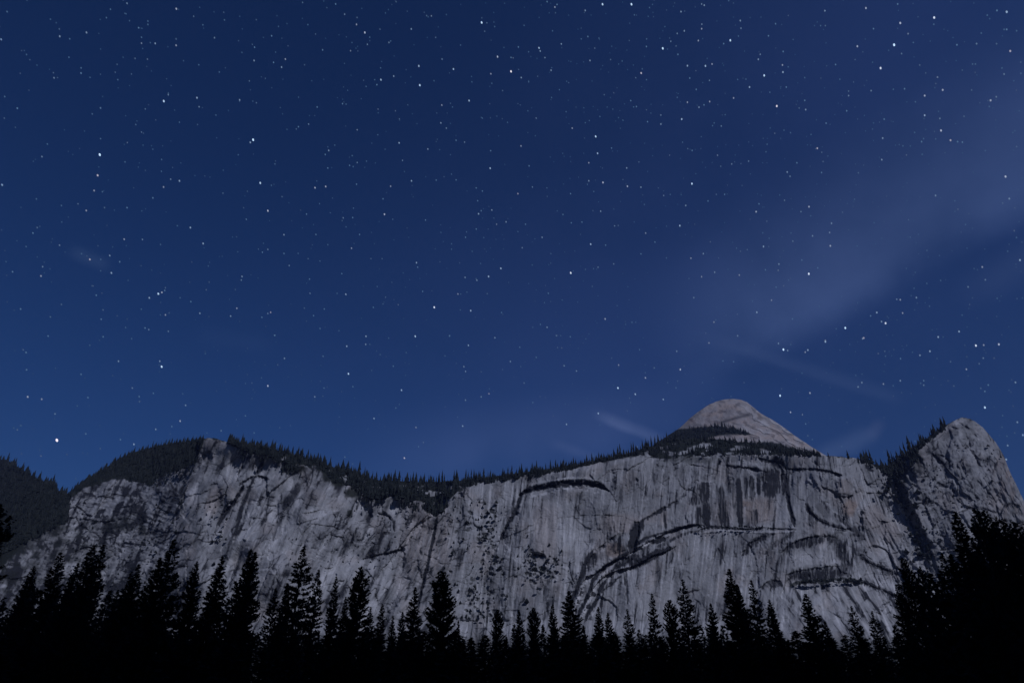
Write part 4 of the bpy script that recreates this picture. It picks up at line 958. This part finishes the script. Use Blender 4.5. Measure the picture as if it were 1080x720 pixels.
# single trees along the skyline
def rim_tree(px, ytop, hpx, label, group, dome=False, ybase=None, wide=None):
    yb = ybase if ybase is not None else ytop + hpx
    X, Y, Z = slope_at(px, yb, dome); h = (yb - ytop) * Y / 720 * 1.12
    o = bpy.data.objects.new('rim_conifer', MINI_MESH[rw.randrange(5)]); col.objects.link(o)
    o.location = (X, Y, Z - 0.5); w = (wide or rw.uniform(0.7, 1.25)) * 0.72; o.scale = (h * w, h * w, h); o.rotation_euler = (0, 0, rw.uniform(0, 6))
    tag(o, label, 'conifer', group)
RUNS = [
 (2, 68, 5.0, (5, 9), 'small dark conifer on the skyline of the far-left wooded hillside', 'skyline conifers on the far-left hillside'),
 (112, 212, 5.5, (4, 7), 'tiny dark conifer on the rounded skyline of the wooded hump', 'skyline conifers on the wooded hump'),
 (246, 350, 4.2, (6, 10), 'small dark conifer on the skyline between bare buttress and tall clump', 'skyline conifers sloping down from the buttress'),
 (386, 500, 3.6, (6, 10.5), 'small spiky conifer on the low saddle of the skyline', 'skyline conifers along the low saddle'),
 (502, 650, 4.4, (5, 9), 'small conifer on the rising skyline between saddle and dome', 'skyline conifers along the rising slope'),
 (652, 714, 3.6, (6, 10), 'small conifer on the skyline just left of the bare dome', 'skyline conifers beside the bare dome'),
 (916, 998, 4.6, (6, 12), 'small conifer on the skyline climbing the left shoulder of the rock tower', 'skyline conifers on the shoulder of the rock tower')]
for x0, x1, st, hh, lb, gp in RUNS:
    x = x0
    while x < x1:
        y = float(sk(np.array(x))); h = rw.uniform(hh[0] * 0.7, hh[1] * 1.3) if rw.random() < 0.75 else hh[1] * rw.uniform(1.2, 1.5); rim_tree(x, y - h + 1.5, h, lb, gp, ybase=y + 1.0); x += st * rw.uniform(0.6, 1.4)
for px, yt, yb, wd, lb in [
 (361, 484, 498, 1.5, 'tall dark clump-like conifer standing highest on the rim, left of the two lone trees'),
 (366, 485, 500, 1.3, 'dark conifer pressed to the right side of the tall rim clump'),
 (356, 487, 498, 1.2, 'dark conifer pressed to the left side of the tall rim clump'),
 (378, 486, 503, 1.0, 'left and taller of two lone slender trees against the sky, on the rim'),
 (384, 492, 505, 0.9, 'right and shorter of two lone slender trees against the sky, on the rim'),
 (895, 474, 484, 1.1, 'lone small conifer on the bare rim right of the dome'),
 (913, 473.5, 487, 1.1, 'small conifer at the end of the bare rim, first of the trees before the tower'),
 (874, 476, 482, 1.1, 'tiny conifer where the right flank of the dome meets the rim'),
 (548, 491, 502, 1.0, 'taller pointed conifer above the left end of the upper arch'),
 (505, 496, 507, 1.0, 'taller pointed conifer on the saddle where the slope begins to rise')]:
    rim_tree(px, yt, yb - yt, lb, None, ybase=yb, wide=wd)
x = 716
while x < 795:
    y = float(interp(np.array(x), DOME_TREES)); h = rw.uniform(4.5, 8); rim_tree(x, y - 3, h, 'small conifer in the upper tree line across the face of the bare dome', 'conifers in the upper tree line on the dome', True, ybase=y + h * 0.6); x += rw.uniform(3, 5)

# ------------------------------------------------------------------ stars: far bodies, 60 km out
STAR, nt, b_ = material('starlight'); nt.nodes.clear()
em = nt.nodes.new('ShaderNodeEmission'); at = nt.nodes.new('ShaderNodeAttribute'); at.attribute_name = 'glow'
nt.links.new(at.outputs['Color'], em.inputs['Color']); em.inputs['Strength'].default_value = K
out = nt.nodes.new('ShaderNodeOutputMaterial'); nt.links.new(em.outputs[0], out.inputs['Surface'])
try: STAR.cycles.emission_sampling = 'NONE'
except Exception: pass
TILES = {
 (0, 0): [(536,15,4),(744,38,6),(252,154,5),(365,138,5),(624,90,3),(624,104,3),(585,118,4),(597,158,3),(597,183,4),(655,184,5),(743,192,5),(743,165,3),(905,160,4),(1074,200,4),(1072,256,5),(342,287,3),(342,309,4),(228,329,4),(5,167,5),(20,408,3),(73,457,4),(424,456,4),(389,481,3),(691,427,8),(710,400,4),(831,413,6),(840,451,4),(1011,422,5),(911,486,3),(573,526,3),(1068,590,10),(1056,601,6),(200,608,3),(177,661,4),(421,653,10),(682,673,3),(1005,653,3),(613,460,3),(570,247,3),(622,250,3),(30,50,3),(466,40,3),(1052,342,3),(947,85,3)],
 (270, 0): [(336,18,4),(374,61,4),(591,8,3),(424,104,5),(459,138,7),(480,158,3),(470,188,4),(523,124,3),(561,180,4),(655,123,5),(740,68,4),(720,67,3),(952,96,9),(281,211,4),(399,215,4),(124,250,5),(108,284,5),(74,264,4),(66,152,4),(863,191,3),(1019,240,7),(1076,243,4),(1076,302,9),(687,279,7),(833,292,7),(991,312,5),(527,337,7),(510,358,4),(581,322,5),(691,360,8),(751,341,3),(899,425,7),(995,352,3),(784,444,5),(829,452,3),(365,438,4),(380,440,3),(515,461,3),(588,468,3),(605,502,3),(258,452,4),(222,524,4),(179,535,4),(780,519,5),(803,541,4),(955,499,3),(1061,517,3),(427,548,4),(514,569,3),(604,603,6),(844,592,4),(880,600,4),(725,629,5),(307,635,5),(292,652,4),(618,677,4),(990,636,4),(427,686,4),(303,709,4),(988,710,7),(395,698,4),(466,680,3),(410,703,3),(80,692,3),(785,250,4)],
 (540, 0): [(148,8,4),(190,20,4),(181,31,5),(309,45,5),(382,19,8),(504,19,9),(800,18,4),(811,23,5),(713,50,5),(171,131,3),(208,186,5),(27,199,4),(114,203,7),(119,216,5),(139,244,4),(165,297,5),(39,328,5),(416,252,3),(329,256,5),(568,165,3),(567,197,4),(636,205,9),(545,309,7),(670,175,4),(727,131,5),(697,142,4),(786,172,5),(800,122,5),(801,103,4),(963,88,5),(966,120,4),(955,153,3),(921,171,8),(893,185,4),(740,278,6),(700,230,4),(816,279,7),(844,271,5),(1039,251,5),(1047,230,4),(1064,319,8),(1002,368,6),(952,336,3),(935,414,5),(200,379,3),(167,412,3),(501,425,4),(525,450,4),(740,432,5),(834,429,5),(789,453,5),(810,443,4),(716,503,7),(628,486,4),(628,524,5),(572,514,4),(777,378,4),(102,499,4),(254,541,5),(309,518,3),(326,509,3),(353,576,8),(361,647,7),(324,687,5),(38,616,5),(72,700,4),(484,709,5),(760,635,4),(867,655,4),(998,680,4),(927,692,4),(420,625,4),(883,532,4),(853,519,3),(468,508,3),(665,655,3),(320,155,4),(292,165,3),(833,340,4),(750,330,4)],
 (810, 0): [(240,46,5),(413,35,6),(547,18,4),(558,98,7),(32,101,4),(2,152,4),(222,109,3),(242,109,3),(445,122,4),(591,143,4),(701,75,8),(1007,51,7),(966,45,4),(925,65,3),(377,196,6),(532,190,10),(564,227,4),(475,288,8),(61,275,5),(63,305,6),(64,218,4),(285,273,4),(435,383,4),(340,404,4),(340,385,3),(155,328,3),(77,368,4),(37,448,8),(155,424,4),(159,463,5),(245,520,4),(576,375,4),(661,404,6),(737,380,6),(715,326,4),(661,487,6),(725,500,4),(730,551,7),(770,592,6),(800,598,4),(820,600,4),(827,491,3),(939,424,6),(963,409,4),(1022,216,6),(1007,125,4),(996,125,3),(996,313,4),(1067,310,3),(875,271,3),(863,271,3),(484,583,5),(490,503,4),(480,674,5),(208,626,6),(122,687,4),(95,560,3),(640,275,3),(332,468,4),(8,390,3),(797,190,4),(303,335,3),(880,185,4),(648,598,4)],
 (0, 180): [(412,20,7),(397,84,5),(432,89,3),(757,43,6),(720,36,4),(690,69,5),(645,115,4),(536,156,4),(329,140,3),(364,168,5),(259,147,3),(9,60,6),(157,240,3),(139,263,4),(251,314,4),(110,320,3),(524,289,5),(601,290,4),(803,240,6),(857,307,6),(1039,205,4),(879,402,3),(1021,446,5),(1018,461,4),(344,350,3),(379,374,6),(425,374,3),(463,358,5),(505,384,4),(470,431,6),(180,405,4),(173,444,5),(53,426,4),(406,525,4),(668,519,8),(683,513,6),(630,536,6),(695,505,4),(259,564,3),(87,583,4),(698,608,5),(805,552,4),(843,601,5),(999,580,5),(973,613,5),(427,626,4),(612,663,4),(628,670,4),(710,677,4),(203,697,4),(435,700,4),(435,587,3),(870,502,3),(760,536,3),(555,708,3)],
 (270, 180): [(18,52,8),(65,62,3),(249,72,6),(294,67,6),(424,57,4),(568,66,5),(656,43,6),(760,40,4),(844,39,4),(50,169,7),(268,139,3),(536,119,4),(542,184,7),(213,183,4),(368,199,4),(408,198,4),(380,237,3),(118,270,5),(253,269,4),(437,269,4),(403,327,5),(303,312,3),(50,332,4),(27,344,4),(118,349,4),(178,349,3),(140,400,4),(226,457,4),(228,517,4),(270,381,3),(220,371,3),(362,434,4),(379,521,6),(532,371,3),(485,371,3),(677,388,6),(682,407,4),(703,509,4),(752,576,9),(939,182,6),(950,169,4),(995,166,5),(935,127,4),(955,86,4),(929,73,4),(1055,216,5),(1015,226,4),(929,246,4),(884,281,4),(888,258,3),(825,308,3),(825,331,3),(912,340,3),(981,446,7),(932,462,5),(882,450,5),(1033,412,7),(852,520,5),(890,512,3),(906,590,7),(862,587,3),(288,583,4),(204,579,3),(243,611,4),(62,597,5),(50,602,4),(25,618,4),(270,665,4),(80,694,4),(464,698,5),(672,698,6),(817,695,4),(1007,704,4),(495,576,4),(536,562,3),(1036,598,4),(715,208,4),(600,565,3)],
 (540, 180): [(25,97,5),(86,69,4),(324,43,5),(384,50,7),(487,66,6),(544,70,5),(247,97,4),(345,88,3),(640,105,4),(759,55,8),(374,171,5),(215,185,4),(57,226,4),(295,217,4),(250,220,4),(127,281,5),(25,257,3),(564,263,5),(433,233,4),(708,232,7),(603,301,4),(332,310,7),(395,314,4),(43,325,4),(733,147,5),(827,128,4),(897,100,4),(1030,173,6),(1042,140,4),(544,351,4),(755,369,5),(807,350,5),(429,393,4),(363,407,4),(344,413,3),(855,428,5),(800,447,5),(959,440,5),(248,431,9),(85,398,3),(1061,320,6),(1058,262,3),(1069,418,4),(153,517,4),(767,535,5),(137,556,3),(393,625,6),(506,639,4),(522,639,3),(1033,597,6),(852,638,5),(148,660,5),(120,648,4),(88,660,3),(187,695,4),(206,695,3),(246,700,4),(952,696,5)],
 (810, 180): [(81,6,5),(93,24,4),(226,8,4),(70,125,4),(173,152,6),(139,173,4),(1002,25,7),(707,105,5),(1018,118,5),(990,137,3),(268,222,5),(260,261,5),(188,275,5),(263,317,6),(376,318,3),(105,297,4),(46,394,5),(43,420,4),(143,377,4),(172,435,9),(210,410,4),(34,491,4),(66,485,3),(15,546,5),(103,625,4),(1063,377,6),(904,406,5),(917,460,4),(844,490,4),(670,475,3),(558,544,5),(543,542,4),(626,535,5),(568,600,5),(459,598,6),(496,643,8),(479,636,5),(433,612,4),(326,663,9),(399,708,5),(806,678,6),(718,701,6),(242,716,5),(5,285,3)],
 (0, 330): [(203,97,4),(379,136,3),(500,203,5),(110,166,4),(98,155,3),(112,239,4),(342,258,4),(674,203,5),(682,226,9),(558,316,4),(647,338,4),(587,352,4),(588,373,3),(371,356,4),(117,353,6),(176,363,5),(783,389,5),(771,340,3),(232,425,4),(88,474,3),(73,492,3),(760,455,6),(657,490,5),(725,478,4),(240,536,14),(362,509,4),(508,533,4),(565,553,6),(423,571,3),(933,496,4),(1072,505,4),(1035,433,4),(997,449,3)],
 (270, 330): [(78,94,4),(120,191,5),(92,218,3),(283,182,4),(383,140,6),(464,98,6),(463,132,5),(480,132,3),(672,98,8),(816,97,4),(1008,104,5),(896,136,6),(524,175,3),(579,224,4),(488,242,3),(390,256,8),(409,310,4),(50,307,7),(287,316,4),(248,353,5),(614,325,7),(590,400,4),(605,385,3),(877,226,5),(884,246,5),(1073,204,5),(983,340,5),(985,320,3),(950,353,5),(884,367,5),(498,444,6),(675,482,5),(872,476,6),(706,545,4),(686,563,4),(626,611,7),(375,607,4),(145,474,3),(100,483,3),(1040,238,3)],
 (540, 330): [(102,187,4),(33,144,4),(220,222,5),(272,244,5),(51,295,4),(450,219,5),(538,154,4),(695,161,5),(600,231,4),(710,238,7),(563,273,6),(447,316,8),(520,342,7),(638,364,6),(692,315,4),(364,423,7),(230,469,6),(88,377,4),(890,202,4),(935,205,4),(831,126,5),(210,147,3),(500,377,3),(803,293,3)],
 (810, 330): [(65,154,10),(83,158,5),(44,128,5),(242,121,7),(168,156,6),(157,165,5),(404,105,6),(877,137,8),(910,135,5),(974,132,7),(908,190,4),(683,161,6),(641,178,5),(559,192,4),(770,205,3),(837,237,5),(396,293,5),(380,311,5),(487,299,5),(558,285,5),(657,285,4),(657,304,4),(644,296,3),(929,303,4),(1044,292,5),(915,330,4),(898,317,3),(177,337,6),(51,348,9),(95,418,6),(145,428,4),(159,467,4),(915,398,8),(990,432,3),(1052,460,5),(1075,514,6),(1011,558,5),(1005,617,6),(1008,519,3),(187,533,3),(168,517,3)],
}
stars = []
for (x0, y0), L in TILES.items():
    for tx, ty, m in L: stars.append((x0 + tx / 4, y0 + ty / 4, m))
rs = random.Random(99)
for _ in range(2600):
    x = rs.uniform(-120, 1200); y = rs.uniform(-120, 505)
    if rs.random() > 0.35 + 0.65 * max(0, min(1, (x + (450 - y)) / 1100)): continue
    stars.append((x, y, rs.choice([1.0, 1.4, 1.4, 1.8, 1.8, 2.4, 3.0])))
RAD = 60000.0
def star_geo(px, py, m):
    d = Vector([float(v) for v in udir(px, py)])
    a = R(58 + 30 * (px / 1080)) if px < 700 else R(95)
    right = d.cross(Vector((0, 0, 1))).normalized(); up = right.cross(d)
    e1 = right * math.cos(a) + up * -math.sin(a); e2 = right * math.sin(a) + up * math.cos(a)
    s = RAD / 720 / max(0.6, 1)
    r1 = s * (0.50 + 0.072 * m); r2 = s * (0.42 + 0.036 * m)
    P = [d * RAD + e1 * (r1 * math.cos(2 * math.pi * i / 8)) + e2 * (r2 * math.sin(2 * math.pi * i / 8)) for i in range(8)]
    I = {10: 1.0}.get(m, min(1.2, 0.03 + 0.0078 * m ** 2 + (0.2 if m > 7 else 0)))
    h = rs.random(); c = (0.62, 0.84, 1.0) if h < 0.65 else ((1.0, 0.92, 0.90) if h < 0.70 else (0.85, 0.93, 1.0))
    if m < 5: c = (c[0] * 0.75, c[1] * 0.95, c[2] * 1.05)
    return [tuple(p) for p in P], (c[0] * I + 0.009, c[1] * I + 0.032, c[2] * I * 1.1 + 0.10, 1)
V, Fq, G = [], [], []
BRIGHT = {(60, 464): 'brightest star, low above the notch between hillside and cliff', (105, 163): 'bright star high on the left, above a fainter one',
          (170.5, 386.5): 'bright star paired with a dimmer one above the wooded hump', (826, 368): 'bright bluish star above the right flank of the dome',
          (943, 47): 'bright blue star high on the right', (267, 147): 'bright star with a close dimmer companion, upper left',
          (602, 288): 'bright star alone in mid sky right of centre', (458, 324): 'bright star alone in mid sky left of centre',
          (853, 289): 'bright whitish star at the end of the pale cloud band', (699, 51): 'bright star near the top, right of centre',
          (891, 346): 'bright star just under the lower end of the cloud band', (823, 417): 'bright star close above the right shoulder of the dome'}
for px, py, m in stars:
    P, g = star_geo(px, py, m)
    key = next((k for k in BRIGHT if abs(k[0] - px) < 2.5 and abs(k[1] - py) < 2.5 and m >= 8), None)
    if key:
        o = mesh_obj('star', np.array(P) , np.array([[0, 1, 2, 3, 4, 5, 6, 7]]), STAR, attrs={'glow': np.array([g] * 8)})
        tag(o, BRIGHT.pop(key), 'star'); continue
    n0 = len(V); V += P; G += [g] * 8; Fq.append(list(range(n0, n0 + 8)))
o = mesh_obj('stars', np.array(V), np.array(Fq), STAR, attrs={'glow': np.array(G)})
tag(o, 'countless small stars scattered over the whole night sky', 'stars', kind='stuff')
